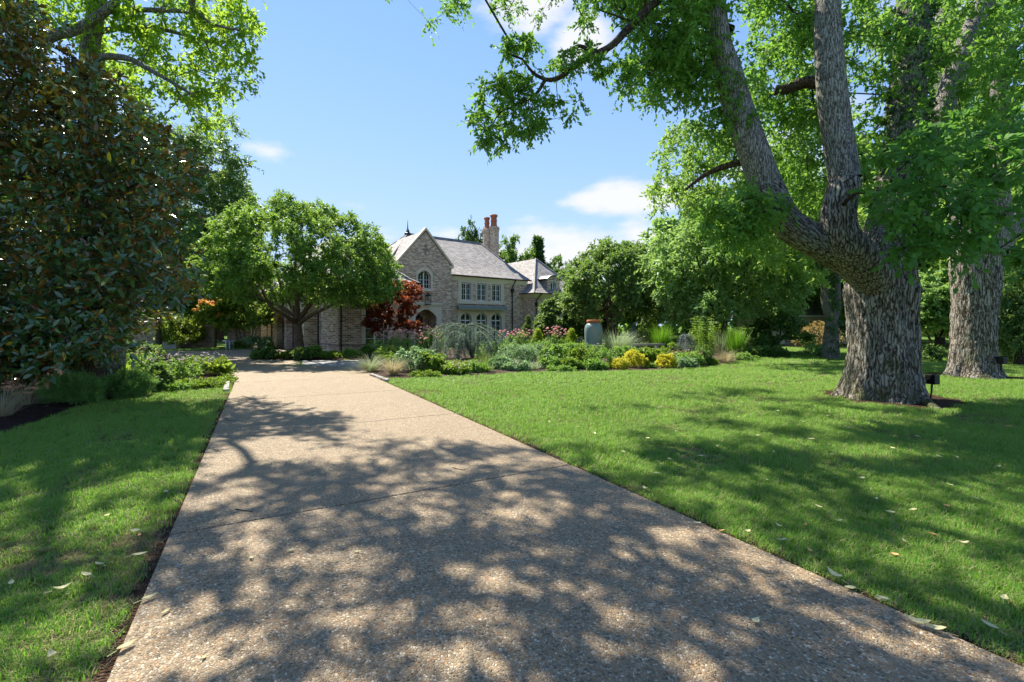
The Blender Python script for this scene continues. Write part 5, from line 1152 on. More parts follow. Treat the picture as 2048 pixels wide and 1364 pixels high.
cb = W(1076, 500, 62); conifer('spire_conifer', 'dark pointed conifer behind the dormer wing roof', (cb[0], cb[1]), W(0, 478, 62)[2], 2.0, M['l_dark'], 260, .5, 81, .8)
# wood in the far distance, one mass
def woodland():
    rg_ = np.random.default_rng(90); C = []
    for px in np.arange(-500, 2600, 9):
        Y = 74 + 8 * rg_.random(); top = 8.5 + 4.5 * vnoise(np.array([[px * .011, 0, 0]]), 3)[0]
        if 620 < px < 1330: top *= .50
        if px > 1500: top *= 1.5
        for z in np.arange(.8, top, 1.9): C.append(((px - 1024) / F * Y + rg_.normal(0, .6), Y + rg_.normal(0, 1.5), z + rg_.normal(0, .5)))
    C = np.array(C); o = cloud_obj('far_woodland', [leaf_cloud(C, 1.5 * rg_.uniform(.7, 1.3, len(C)), 8, 7, .85, .55, rg_, droop=.2, hang=.2, up=1.0)], M['l_mid'], None, (0, 0, 0)); tag(o, 'distant wood closing off the garden', None, None, 'stuff')
woodland()
# ------------------------------------------------------------------ garden plants
SEED = [200]
def nx(): SEED[0] += 1; return np.random.default_rng(SEED[0])
def gpt(px, py, Y=None):
    if Y is None: return G(px, py)
    p = W(px, py, Y); p[2] = 0; return p
def shrub(name, label, c, w, h, mat, n=40, cr=.16, L=.06, Wd=.028, nt=7, nl=7, cat='shrub', dep=None, zc=.40, shell=.45, stems=8, group=None, smat=None, flat=1.0, **kw):
    rg_ = nx(); c = np.array(c, float); k_ = 1.06 if 14 < c[1] < 26 and -6 < c[0] < 13 and name not in ('golden_shrub', 'ground_cover') else 1.0; w *= k_; h *= k_; rx = w / 2; ry = (dep * k_ if dep else w) / 2; n = int(n * k_)
    C = dome_clumps((c[0], c[1], h * zc), max(.02, rx - cr * .6), max(.02, ry - cr * .6), h * (1 - zc) - cr * .5, h * zc - .03, n, rg_, shell, .2, SEED[0], zmin=.04)
    root = empty(name, (c[0], c[1], 0)); tag(root, label, cat, group)
    if stems:
        mb = MB()
        for k in range(stems):
            q = C[rg_.integers(len(C))] - c; mb.tube([(q[0] * .15, q[1] * .15, 0), (q[0] * .5, q[1] * .5, q[2] * .6), tuple(q)], [.012, .009, .005], 4, cap=False)
        link('stems', mb.mesh('stems', uv=False), smat or M['twig'], root)
    L *= 1.25; Wd *= 1.3; nt += 2; nl += 1; d = dict(droop=.15, hang=.0, up=.8, out=.5, flat=flat); d.update(kw)
    cloud_obj('foliage', [leaf_cloud(C, cr * rg_.uniform(.7, 1.3, len(C)), nt, nl, L, Wd, rg_, ctr=np.array([c[0], c[1], 0.0]), **d)], mat, root, (c[0], c[1], 0)); return root, C
def blade_cloud(n, length, width, tilt, arch, rg_, r0=.08, seg=5, stiff=.0):
    """arching strap leaves from one crown"""
    a = rg_.random(n) * 2 * pi; b = np.stack([np.cos(a), np.sin(a)], 1); ti = np.abs(rg_.normal(0, tilt, n)); L = length * rg_.uniform(.6, 1.1, n); ar = arch * rg_.uniform(.4, 1.3, n)
    o = b * (r0 * np.sqrt(rg_.random(n)))[:, None]; sd = np.stack([-b[:, 1], b[:, 0]], 1); tw = rg_.normal(0, .5, n); sd = np.stack([sd[:, 0] * np.cos(tw) - b[:, 0] * np.sin(tw), sd[:, 1] * np.cos(tw) - b[:, 1] * np.sin(tw)], 1)
    V = []; T = np.linspace(0, 1, seg + 1)
    for t in T:
        hr = L * (np.sin(ti) * t + ar * t * t * .75); z = np.maximum(.01, L * (np.cos(ti) * t - ar * .62 * t * t)); p = np.column_stack([o + b * hr[:, None], z])
        w = width * (1 - t) ** .6 * (.6 + .4 * min(1, t * 5)) if t < 1 else 0.0008; s3 = np.column_stack([sd, np.zeros(n)]) * w / 2; V.append(np.stack([p - s3, p + s3], 1))
    V = np.stack(V, 1).reshape(n, -1, 3); m = V.shape[1]; q = np.array([[2 * i, 2 * i + 1, 2 * i + 3, 2 * i + 2] for i in range(seg)]); idx = (np.arange(n)[:, None, None] * m + q[None]).reshape(-1)
    return V.reshape(-1, 3), idx
def grass_tuft(name, label, c, n, length, width, mat, tilt=.35, arch=.5, r0=.1, cat='ornamental grass', plumes=None, group=None):
    rg_ = nx(); V, idx = blade_cloud(n, length, width, tilt, arch, rg_, r0); root = empty(name, (c[0], c[1], 0.0)); tag(root, label, cat, group)
    V[:, 2] += .04; link('blades', raw_mesh('blades', V, np.full(len(idx) // 4, 4), idx), mat, root)
    if plumes:
        V, idx = blade_cloud(plumes[0], plumes[1], plumes[2], tilt * 1.1, arch * .9, rg_, r0); link('plumes', raw_mesh('plumes', V, np.full(len(idx) // 4, 4), idx), plumes[3], root)
    return root
def blossoms(root, pts, mat, rpet, npet, base, drop=.35, name='blossoms', cone=None, rg_=None):
    """daisy heads: a ring of drooping petals each, with a domed centre"""
    rg_ = rg_ or nx(); V = []; n = len(pts)
    for p in pts:
        ax = nrm(np.array([rg_.normal(0, .35), rg_.normal(0, .35), 1.0])); t = nrm(np.cross(ax, [1, .2, 0])); b = np.cross(ax, t); s = rpet * rg_.uniform(.7, 1.2)
        for k in range(npet):
            a = 2 * pi * k / npet + rg_.normal(0, .1); d = cos(a) * t + sin(a) * b; e = -sin(a) * t + cos(a) * b
            V += [p + d * s * .2, p + d * s * .6 - e * s * .22 - ax * drop * s * .3, p + d * s - ax * drop * s, p + d * s * .6 + e * s * .22 - ax * drop * s * .3]
    V = np.array(V) - np.asarray(base); m = len(V) // 4; o = link(name, raw_mesh(name, V, np.full(m, 4), np.arange(m * 4)), mat, root)
    if cone:
        mb = MB()
        for p in pts:
            q = p - base; s = rpet * .32; mb.add([(q[0] + s, q[1], q[2]), (q[0], q[1] + s, q[2]), (q[0] - s, q[1], q[2]), (q[0], q[1] - s, q[2]), (q[0], q[1], q[2] + s * 1.3)], [(0, 1, 4), (1, 2, 4), (2, 3, 4), (3, 0, 4)])
        link('flower_centres', mb.mesh('flower_centres', uv=False), cone, root)
    return o
def flower_clump(name, label, c, w, h, nfl, mat, leafm=None, rp=.075, dep=None, cat='flowering plant', npet=9, cone='rust', n=34, L=.085, Wd=.03, hfl=1.0, group=None, drop=.35):
    leafm = leafm or M['l_shrub']; root, C = shrub(name, label, c, w, h * .80, leafm, n, .16, L, Wd, 6, 6, cat, dep, .45, .3, 4, group)
    rg_ = nx(); d = dep or w; base = np.array([c[0], c[1], 0.0]); a = rg_.random(nfl) * 2 * pi; r = np.sqrt(rg_.random(nfl)); P = np.stack([c[0] + r * np.cos(a) * w / 2, c[1] + r * np.sin(a) * d / 2, h * hfl * (rg_.uniform(.72, 1.05, nfl) - .12 * r)], 1)
    mb = MB()
    for p in P: q = p - base; mb.tube([(q[0] * .7, q[1] * .7, .1), (q[0] * .92, q[1] * .92, q[2] * .6), tuple(q)], [.006, .005, .004], 3, cap=False)
    link('flower_stems', mb.mesh('flower_stems', uv=False), M['l_shrub'], root)
    blossoms(root, P, mat, rp, npet, base, drop, cone=M[cone] if cone else None, rg_=rg_); return root

# --- long border: the weeping blue cedar
def cedar():
    rg_ = nx(); c = gpt(945, 720); Y = c[1]; root = empty('weeping_blue_cedar', (c[0], c[1], 0)); tag(root, 'weeping blue-grey cedar arching over the long border', 'conifer')
    ctr = np.array([c[0], c[1], 0]); arms = [[(945, 722), (940, 690), (928, 664), (915, 652), (900, 655), (885, 670), (868, 690), (852, 708)], [(945, 722), (940, 690), (930, 660), (940, 650), (962, 656), (985, 674), (1000, 695), (1022, 712)], [(945, 722), (942, 690), (936, 655), (905, 648), (880, 654), (862, 666)],
            [(945, 722), (942, 690), (935, 655), (955, 648), (985, 660), (1005, 672), (1028, 700)], [(945, 722), (935, 690), (925, 668), (918, 690), (916, 720)], [(945, 722), (950, 690), (960, 665), (978, 690), (985, 725)], [(945, 722), (935, 685), (910, 664), (895, 680), (890, 705)]]
    pts = []; mb = MB()
    for i, arm in enumerate(arms):
        k = [0, 0, .55, .55, -1.0, -.9, -.7][i]; P = [W(x, y, Y + k * min(1, j / 3)) for j, (x, y) in enumerate(arm)]; P[0][2] = 0
        Q, S = catmull(P, np.linspace(.055, .012, len(P)), .08); mb.tube([q - ctr for q in Q], list(S), 6)
        pts += [q for q in Q[int(len(Q) * .25):]]
    link('branches', mb.mesh('branches', smooth=True, uv=False), M['bark_grey'], root)
    # curtains of hanging shoots
    hang = MB(); C = []
    for q in pts:
        C.append(q)
        dn = vnoise(np.array([q * 2.6]), 55)[0]
        for _ in range(int(.3 + 4.2 * dn)):
            L = min(q[2] - .05, rg_.uniform(.12, .35 + 1.1 * dn)); o = q + np.array([rg_.normal(0, .14), rg_.normal(0, .2), 0]); m = max(2, int(L / .055)); e = np.array([rg_.normal(0, .06), rg_.normal(0, .06), 0]); s = [o + e * t * t + np.array([0, 0, -L * t]) for t in np.linspace(0, 1, m)]
            hang.tube([p - ctr for p in s[::3] + [s[-1]]], .004, 3, cap=False); C += s
    link('shoots', hang.mesh('shoots', uv=False), M['twig'], root)
    C = np.array(C); cloud_obj('needles', [leaf_cloud(C, .055, 5, 4, .042, .011, rg_, droop=0, hang=.1, up=.4), leaf_cloud(np.array(pts), .10, 9, 6, .055, .013, rg_, droop=0, hang=-.2, up=.6)], M['l_cedar'], root, ctr)
cedar()
# --- long border, front and back
P_ = M
flower_clump('coneflower', 'pink coneflowers at the near tip of the border by the paving', gpt(798, 726), 2.3, 1.5, 110, M['pink'], dep=1.5, group='coneflowers')
flower_clump('coneflower', 'pink coneflowers tangled with the left arm of the cedar', gpt(850, 716), 1.6, 1.62, 75, M['pink'], dep=1.3, group='coneflowers')
flower_clump('coneflower', 'pink coneflowers against the house right of the cedar', gpt(1035, 708), 2.2, 1.45, 70, M['pink'], dep=1.2, group='coneflowers')
flower_clump('coneflower', 'pink coneflowers between the two lime cone conifers', gpt(1112, 708), 1.5, 1.55, 60, M['pink'], dep=1.0, group='coneflowers')
flower_clump('goldenrod', 'yellow-green feathery perennials before the entrance arch', gpt(872, 710), 1.3, 1.5, 36, M['l_yellowgreen'], M['l_fresh'], rp=.06, cone=None, dep=1.0)
grass_tuft('fountain_grass', 'pale feathery fountain grass at the left tip of the border', gpt(742, 745), 420, .85, .008, M['g_silver'], .5, .8, .14, plumes=(110, .9, .014, M['g_tan']))
grass_tuft('fountain_grass', 'tan fountain grass spraying out beside the edging stones', gpt(787, 753), 380, .82, .008, M['g_tan'], .35, .6, .10, plumes=(80, .85, .014, M['g_tan']))
shrub('indigo_shrub', 'blue-green glossy shrub at the front left of the border', gpt(832, 746), 1.55, .86, M['l_sage'], 80, .17, .062, .04, dep=1.2)
shrub('rose_shrub', 'bright green leafy shrub beside the blue-green one, near the cedar', gpt(866, 748), 1.1, .72, M['l_fresh'], 55, .15, .065, .038, dep=.9)
flower_clump('sedum', 'low green perennial with pinkish flower heads below the cedar', gpt(925, 744), 1.3, .48, 26, M['mauve'], M['l_fresh'], rp=.05, cone=None, dep=.9)
grass_tuft('blue_oat_grass', 'spiky upright light green clump under the right arm of the cedar', gpt(968, 741), 170, .75, .012, M['g_orn'], .28, .25, .18)
flower_clump('sedum', 'small rosy perennial between cedar and shrubs', gpt(905, 746), .8, .42, 18, M['rust'], M['l_shrub'], rp=.045, cone=None)
shrub('lavender_shrub', 'silvery green mounded shrub right of the cedar', gpt(1035, 733), 1.7, .95, M['l_sage'], 90, .17, .058, .02, dep=1.2)
shrub('lavender_shrub', 'grey-green low mound just behind the silvery shrub', gpt(1060, 722), 1.5, .80, M['l_sage'], 60, .17, .058, .022, dep=1.0)
grass_tuft('lily_clump', 'small strappy green clump at the lawn edge, middle of border', gpt(1072, 741), 80, .42, .016, M['g_silver'], .5, .6, .10, cat='lily')
shrub('peony_shrub', 'leafy green bush with white stake in front of it', gpt(1118, 733), 1.5, .92, M['l_shrub'], 80, .17, .08, .032, dep=1.0)
shrub('peony_shrub', 'leafy green bush left of the golden mounds', gpt(1165, 737), 1.35, .74, M['l_fresh'], 70, .16, .08, .030, dep=1.0)
shrub('spirea_shrub', 'loose green shrub beside the two touching golden mounds', gpt(1205, 738), 1.2, .70, M['l_shrub'], 60, .16, .05, .022, dep=.9)
gold = dict(L=.036, Wd=.022, nt=8, nl=7, cr=.10, stems=5, droop=0., hang=-.25, out=.9, shell=.72)
shrub('golden_shrub', 'small golden dome shrub nearest the lawn, touching a larger one', gpt(1239, 740), .62, .40, M['l_gold'], 90, **gold)
shrub('golden_shrub', 'larger golden dome shrub behind the small one', gpt(1268, 737), .92, .66, M['l_gold'], 140, **gold)
shrub('golden_shrub', 'round golden shrub standing alone to the right', gpt(1332, 737), .72, .54, M['l_gold'], 110, **gold)
shrub('hydrangea_shrub', 'fresh green shrub between the golden domes', gpt(1302, 732), 1.1, .72, M['l_fresh'], 60, .16, .085, .045, dep=.9)
shrub('ground_cover', 'low yellowish ground cover between the golden domes', gpt(1300, 738), .55, .22, M['l_fresh'], 30, .08, .04, .02)
flower_clump('yarrow', 'brownish-flowered open perennials right of the lone golden shrub', gpt(1378, 733), 1.2, .68, 30, M['rust'], M['l_shrub'], rp=.04, cone=None, dep=.9)
shrub('ninebark_shrub', 'dark glossy shrub at the foot of the tall milkweed', gpt(1402, 731), .9, .70, M['l_jmaple'], 55, .15, .06, .034)
def stalky(name, label, c, n, w, h, mat, L=.13, Wd=.035, cat='tall perennial'):
    rg_ = nx(); root = empty(name, (c[0], c[1], 0)); tag(root, label, cat); mb = MB(); C = []
    for k in range(n):
        a = rg_.random() * 2 * pi; r = w / 2 * sqrt(rg_.random()); hh = h * rg_.uniform(.7, 1.05); x, y = c[0] + r * cos(a) * .6, c[1] + r * sin(a) * .6; tx, ty = c[0] + r * cos(a), c[1] + r * sin(a)
        mb.tube([(x - c[0], y - c[1], 0), (tx - c[0], ty - c[1], hh)], [.009, .005], 4, cap=False)
        for z in np.arange(.2, 1, .055): C.append((x + (tx - x) * z, y + (ty - y) * z, hh * z))
    link('stems', mb.mesh('stems', uv=False), M['l_shrub'], root)
    cloud_obj('foliage', [leaf_cloud(np.array(C), .05, 5, 1, L, Wd, rg_, droop=0, hang=-.1, up=1.0, flat=.25, spread=.15)], mat, root, (c[0], c[1], 0))
stalky('milkweed_plant', 'tall bushy stand of pale green milkweed, highest in the border', gpt(1408, 722), 26, 1.6, 2.0, M['l_fresh'])
grass_tuft('maiden_grass', 'wide silvery arching grass in front of the blue urn', gpt(1232, 713), 900, 1.75, .018, M['g_silver'], .42, .55, .35)
grass_tuft('maiden_grass', 'upright vivid green grass clump behind the lone golden shrub', gpt(1322, 708), 650, 1.8, .020, M['g_bright'], .17, .16, .3)
grass_tuft('maiden_grass', 'upright vivid green grass clump at the right end of the border', gpt(1470, 717), 480, 1.6, .019, M['g_bright'], .16, .14, .22)
grass_tuft('maiden_grass', 'airy pale grass between the tall milkweed and upright clump', gpt(1440, 714), 420, 1.5, .012, M['g_silver'], .2, .25, .25, plumes=(30, 1.7, .02, M['g_tan']))
grass_tuft('maiden_grass', 'soft green grass behind the silver weeping conifer', gpt(1360, 705), 420, 1.7, .014, M['g_orn'], .25, .3, .3)
grass_tuft('feather_grass', 'tan feather grass spraying at the right tip of the border', gpt(1452, 728), 360, .85, .008, M['g_tan'], .45, .6, .10)
shrub('boxwood_shrub', 'little bright green mound at the lawn edge near the border tip', gpt(1424, 731), .52, .30, M['l_fresh'], 60, .08, .035, .018)
shrub('spirea_shrub', 'low pale green shrub at the far right tip of the border', gpt(1490, 722), .9, .42, M['l_shrub'], 40, .12, .05, .025)
def small_weeper():
    rg_ = nx(); c = gpt(1372, 722); root = empty('weeping_silver_conifer', (c[0], c[1], 0)); tag(root, 'small umbrella-shaped silver-blue weeping conifer', 'conifer'); mb = MB(); mb.tube([(0, 0, 0), (.02, 0, .6), (0, 0, 1.08)], [.03, .025, .02], 6); C = []
    for k in range(46):
        a = rg_.random() * 2 * pi; r = rg_.uniform(.15, .52); P = [np.array([cos(a) * r * t, sin(a) * r * t, 1.05 + .12 * sin(pi * min(1, t * 1.1)) - .75 * max(0, t - .45) ** 1.3]) for t in np.linspace(0, 1.25, 14)]
        mb.tube(P[::3], .005, 3, cap=False); C += [p + np.array([c[0], c[1], 0]) for p in P]
    link('branches', mb.mesh('branches', uv=False), M['bark_grey'], root); cloud_obj('needles', [leaf_cloud(np.array(C), .05, 5, 3, .04, .012, rg_, droop=0, hang=.3, up=.3)], M['l_bluespruce'], root, (c[0], c[1], 0))
small_weeper()
conifer('lime_conifer', 'lime-green cone conifer, left of the pair, below the downpipe', gpt(1075, 703)[:2], 1.30, .56, M['l_lime'], 190, .075, 301, .75, trunk=True)
conifer('lime_conifer', 'lime-green cone conifer, right of the pair, nearer the urn', gpt(1143, 703)[:2], 1.30, .52, M['l_lime'], 180, .075, 302, .75, trunk=True)
conifer('slim_conifer', 'thin irregular upright conifer behind the left lime cone', gpt(1056, 699)[:2], 2.25, .42, M['l_jmaple'], 120, .09, 303, .6, lobed=.4)
conifer('blue_conifer', 'small pale blue conifer behind the silvery grass', gpt(1268, 700)[:2], 1.7, .4, M['l_bluespruce'], 80, .08, 304, .8)
shrub('viburnum_shrub', 'dark background shrub between dome tree and upright grass', gpt(1290, 699), 2.4, 1.9, M['l_crape2'], 90, .3, .09, .05)
shrub('viburnum_shrub', 'dark shrub behind the far end of the border', gpt(1520, 708), 2.0, 1.1, M['l_jmaple'], 70, .25, .08, .045)
shrub('hosta_bank', 'low dark leafy bank at the edge of the far lawn', gpt(1530, 714), 2.6, .5, M['l_jmaple'], 60, .2, .12, .07, dep=1.0)
shrub('viburnum_shrub', 'tall green shrub filling behind the tall milkweed', gpt(1440, 700), 2.6, 1.6, M['l_shrub'], 90, .28, .08, .045)
shrub('filler_shrub', 'green shrub behind the silvery shrub and rail', gpt(1085, 712), 2.0, .78, M['l_shrub'], 60, .2, .07, .03)
shrub('filler_shrub', 'green shrub below the blue urn', gpt(1180, 712), 2.0, .72, M['l_fresh'], 60, .2, .07, .03)
shrub('filler_shrub', 'green perennial mass behind the cedar branches', gpt(980, 716), 2.2, .85, M['l_shrub'], 70, .2, .07, .03)
flower_clump('joe_pye_weed', 'mauve-flowered perennials left of the silvery grass', gpt(1196, 718), .9, .80, 26, M['mauve'], M['l_shrub'], rp=.05, cone=None)
shrub('filler_shrub', 'soft green perennials between fountain grass and coneflowers', gpt(775, 735), 1.4, .75, M['l_fresh'], 60, .17, .065, .03)
for i, (x, y, w, h, m, t) in enumerate([(892, 750, .7, .28, 'l_fresh', 'bright low plant at the lawn edge under the cedar left arm'), (950, 746, .9, .34, 'l_shrub', 'low leafy plant at the lawn edge under the cedar crown'), (1003, 741, 1.0, .5, 'l_sage', 'grey-green low shrub at the lawn edge below the cedar right arm'), (1100, 739, .9, .5, 'l_shrub', 'small leafy shrub at the foot of the pale post'), (1142, 740, .9, .42, 'l_fresh', 'bright leafy plant at the lawn edge right of the pale post'), (1190, 741, .9, .40, 'l_shrub', 'loose plant at the lawn edge just left of the golden domes'), (1372, 736, .8, .36, 'l_sage', 'low greyish plant at the lawn edge right of the lone golden shrub'), (1250, 725, 1.5, .75, 'l_shrub', 'green shrub behind the touching golden domes'), (1345, 720, 1.4, .85, 'l_fresh', 'leafy mass behind the lone golden shrub'), (1150, 720, 1.8, .8, 'l_shrub', 'leafy mass in front of the rail'), (1010, 720, 1.6, .85, 'l_shrub', 'leafy mass right of the cedar stem')]):
    shrub('border_shrub', t, gpt(x, y), w, h, M[m], 55, .15, .06, .03, dep=w * .75)
flower_clump('sedum', 'pinkish low perennial at the lawn edge between shrub and cedar', gpt(912, 750), .9, .36, 26, M['mauve'], M['l_fresh'], rp=.05, cone=None, dep=.6)
grass_tuft('lily_clump', 'strappy bright clump at the lawn edge beneath the cedar', gpt(975, 746), 110, .42, .016, M['g_orn'], .5, .5, .14, cat='lily')
flower_clump('catmint', 'soft grey-green flowering plant at the lawn edge right of the cedar', gpt(1032, 743), 1.0, .40, 24, M['mauve'], M['l_sage'], rp=.04, cone=None, dep=.6)
grass_tuft('lily_clump', 'arching strappy clump at the lawn edge left of the pale post', gpt(1060, 742), 120, .46, .014, M['g_silver'], .55, .6, .14, cat='lily')
shrub('ground_cover', 'low mixed ground cover along the lawn edge at the left of the border', gpt(850, 755), 1.1, .2, M['l_fresh'], 50, .1, .045, .02, dep=.5)
shrub('ground_cover', 'low mixed ground cover along the lawn edge in mid border', gpt(1120, 743), 1.2, .22, M['l_shrub'], 50, .1, .045, .02, dep=.5)
flower_clump('catmint', 'hazy brownish perennials between lone golden shrub and tall milkweed', gpt(1352, 730), 1.0, .62, 26, M['rust'], M['l_sage'], rp=.04, cone=None, dep=.7)
# blue urn
uc = W(1187, 690, 24.0); urn = empty('glazed_urn', (uc[0], uc[1], 0)); tag(urn, 'tall blue-green glazed urn standing among the plants before the dark dome tree', 'urn')
mb = MB(); mb.lathe([(.36, .0), (.38, .1), (.42, .45), (.45, .9), (.465, 1.25), (.46, 1.45), (.42, 1.60), (.34, 1.70), (.30, 1.73)], 36); mb.build('body', M['urn'], urn, smooth=True)
mb = MB(); mb.lathe([(.30, 1.72), (.335, 1.735), (.35, 1.78), (.35, 1.86), (.33, 1.89), (.27, 1.89), (.25, 1.80), (.24, 1.5)], 36); mb.build('rim', M['terracotta'], urn, smooth=True)
# grey timber rails along the back of the border
def rail(a, b, label):
    a, b = gpt(*a), gpt(*b); L = np.linalg.norm(b - a); root = empty('timber_rail', tuple(a), atan2(b[1] - a[1], b[0] - a[0])); tag(root, label, 'rail')
    mb = MB(); mb.box(0, L, -.05, .05, .52, .62); mb.build('top_rail', M['greywood'], root, bevel=.006); mb = MB(); mb.box(0, L, -.03, .03, .24, .36); mb.build('lower_rail', M['greywood'], root, bevel=.006)
    for k in range(int(L / 1.6) + 1): mb = MB(); mb.box(k * 1.6 + .05, k * 1.6 + .16, -.055, .055, -.02, .60); mb.build('post', M['greywood'], root)
rail((1072, 712), (1180, 711), 'low grey timber rail behind the left lime cone conifer'); rail((1262, 711), (1330, 709), 'low grey timber rail between the silvery and upright grasses')
mb = MB(); q = gpt(1097, 742); mb.box(-.025, .025, -.025, .025, -.02, .60); mb.add([(-.035, -.035, .60), (.035, -.035, .60), (.035, .035, .60), (-.035, .035, .60), (0, 0, .65)], [(0, 1, 4), (1, 2, 4), (2, 3, 4), (3, 0, 4), (3, 2, 1, 0)]); o = mb.build('marker_post', M['kerb'], None); o.location = (q[0], q[1] + .6, 0); tag(o, 'slim pale marker post among the border shrubs', 'post')

# --- mulch bed on the left
def pine_mound(label, c, w, h):
    rg_ = nx(); root, C = shrub('dwarf_pine', label, c, w, h, M['l_pine'], 130, .14, .085, .006, 9, 14, 'conifer', None, .42, .4, 8, 'dwarf pines', droop=-.1, hang=-.35, out=.8, spread=.45)
pine_mound('dwarf pine mound, left of the two in the mulch bed', gpt(148, 809), 1.0, .62); pine_mound('dwarf pine mound, right of the two in the mulch bed', gpt(256, 795), .92, .56)

def wild_grass(label, c, n, L): grass_tuft('dry_grass_tuft', label, c, n, L, .007, M['g_tan'], .55, .5, .12)
wild_grass('straggly dry straw-coloured grass at the left edge of the mulch bed', gpt(5, 838), 260, .75); wild_grass('smaller dry grass tuft beside the magnolia skirt', gpt(58, 815), 130, .62)
def hosta(label, c, n, L, mat, group=None, name='hosta_plant'):
    rg_ = nx(); root = empty(name, (c[0], c[1], 0)); tag(root, label, 'leafy plant', group); C = np.zeros((n, 3)) + np.array([c[0], c[1], .12]); C[:, :2] += rg_.normal(0, .06, (n, 2)); C[:, 2] += rg_.random(n) * .2
    cloud_obj('foliage', [leaf_cloud(C, .16, 3, 1, L, L * .42, rg_, droop=0, hang=-.45, up=.7, flat=.5, hexa=True, spread=.3, curl=.2)], mat, root, (c[0], c[1], 0))
hosta('big-leaved bright green plant between pines and flowers', gpt(222, 768), 24, .52, M['l_fresh']); hosta('small seedling with broad leaves on the mulch', gpt(188, 808), 6, .13, M['l_shrub'], name='seedling')
hosta('broad-leaved yellow-green plant near the court', gpt(428, 753), 16, .34, M['l_yellowgreen']); hosta('broad-leaved green plant beside the drive edge', gpt(450, 752), 16, .30, M['l_fresh'])
shrub('hellebore', 'dark green leafy perennial right of the dwarf pines', gpt(300, 782), 1.1, .58, M['l_jmaple'], 55, .16, .10, .045)
flower_clump('sage_plant', 'dusky flowering perennials behind the ground cover', gpt(345, 764), 1.6, .80, 60, M['mauve'], M['l_shrub'], rp=.04, cone=None, dep=1.2)
flower_clump('sage_plant', 'pale mauve flowering perennials nearest the court', gpt(400, 752), 1.7, .78, 80, M['mauve'], M['l_fresh'], rp=.04, cone=None, dep=1.2)
flower_clump('sage_plant', 'tall brown-spiked perennials beside the magnolia', gpt(272, 757), 1.3, 1.0, 40, M['rust'], M['l_shrub'], rp=.035, cone=None)
shrub('ground_cover', 'low fresh green ground cover along the bed edge by the drive', gpt(395, 776), 1.5, .22, M['l_fresh'], 90, .12, .055, .022, dep=.9)
shrub('ground_cover', 'low green ground cover in front of the dark perennial', gpt(345, 782), 1.1, .2, M['l_shrub'], 60, .12, .055, .022, dep=.6)
shrub('ground_cover', 'trailing green plant spilling over the pale edging stones', gpt(447, 768), .55, .22, M['l_fresh'], 36, .09, .04, .02, dep=.9)
shrub('laurel_shrub', 'dark shrubs under the magnolia skirt towards the court', gpt(250, 745), 2.2, 1.2, M['l_jmaple'], 80, .25, .10, .05)
shrub('laurel_shrub', 'dark evergreen shrub low at the far left under the magnolia', gpt(-20, 770), 2.4, 1.0, M['l_magn'], 50, .25, .13, .05)
# --- island bed plants
for i, (x, y, w, h, m, t) in enumerate([(530, 719, 1.3, .55, 'l_jmaple', 'dark mounded shrub at the left end of the island bed'), (575, 718, 1.2, .38, 'l_yellowgreen', 'low yellow-green plant left of the dome tree trunk'), (602, 721, .8, .6, 'l_jmaple', 'dark shrub in front of the dome tree trunk'), (625, 717, 1.0, .6, 'l_shrub', 'leafy green plant right of the dome tree trunk'), (665, 718, 1.2, .34, 'l_fresh', 'low bright plant in the middle of the island bed'), (705, 717, 1.1, .4, 'l_shrub', 'low green plant by the brick wall in the island bed'), (735, 712, .9, .6, 'l_shrub', 'green shrub below the garage window')]):
    shrub('island_shrub', t, gpt(x, y), w, h, M[m], 44, .15, .09, .05)
for i, (x, y, w, h, m, t) in enumerate([(505, 697, 1.5, .9, 'l_sage', 'grey-green feathery shrub before the porch piers'), (535, 696.6, 1.3, .8, 'l_sage', 'grey-green shrub next to the arched doors'), (480, 697.5, 1.3, .5, 'l_yellowgreen', 'yellow-green low plant by the steel hoops'), (548, 697, .7, .3, 'l_fresh', 'low green edging plant at the arched doors')]):
    shrub('wall_shrub', t, gpt(x, y), w, h, M[m], 50, .2, .11, .04)
# --- garden wall with iron gate, planter and hoops at far left
wa, wb = gpt(250, 696.5), gpt(431, 694.5); wc, wd = gpt(457, 694.3), gpt(500, 693.8)
def garden_wall(a, b, label):
    L = np.linalg.norm(b - a); root = empty('garden_wall', tuple(a), atan2(b[1] - a[1], b[0] - a[0])); tag(root, label, 'wall')
    mb = MB(); mb.box(0, L, -.15, .15, -.05, 1.95); mb.build('wall_body', M['brick_dark'], root); mb = MB(); mb.box(-.03, L + .03, -.2, .2, 1.95, 2.06); mb.build('coping', M['concrete'], root, bevel=.01)
    return root, L
w1, l1 = garden_wall(wa, wb, 'brick garden wall left of the iron gate'); w2, l2 = garden_wall(wc, wd, 'short brick garden wall between the iron gate and the house')
mb = MB(); mb.box(l1 - .55, l1 + .003, -.26, .26, -.05, 2.25); mb.build('pier', M['brick_dark'], w1); mb = MB(); mb.box(-.003, .55, -.26, .26, -.05, 2.25); mb.build('pier', M['brick_dark'], w2)
gL = np.linalg.norm(wc - wb); gate = empty('iron_gate', tuple(wb), atan2(wc[1] - wb[1], wc[0] - wb[0])); tag(gate, 'black iron gate between brick piers', 'gate')
mb = MB(); mb.box(.02, gL - .02, -.02, .02, .1, .15); mb.box(.02, gL - .02, -.02, .02, 1.75, 1.8); mb.box(.02, .07, -.02, .02, .1, 1.9); mb.box(gL - .07, gL - .02, -.02, .02, .1, 1.9); mb.build('gate_frame', M['blackmetal'], gate)
bar = MB(); bar.tube([(0, 0, .1), (0, 0, 1.95)], .010, 6); bme = bar.mesh('gate_bar'); bme.materials.append(M['blackmetal'])
for k in range(1, 9): o = link('gate_bar', bme, None, gate); o.location = (gL * k / 9, 0, 0)
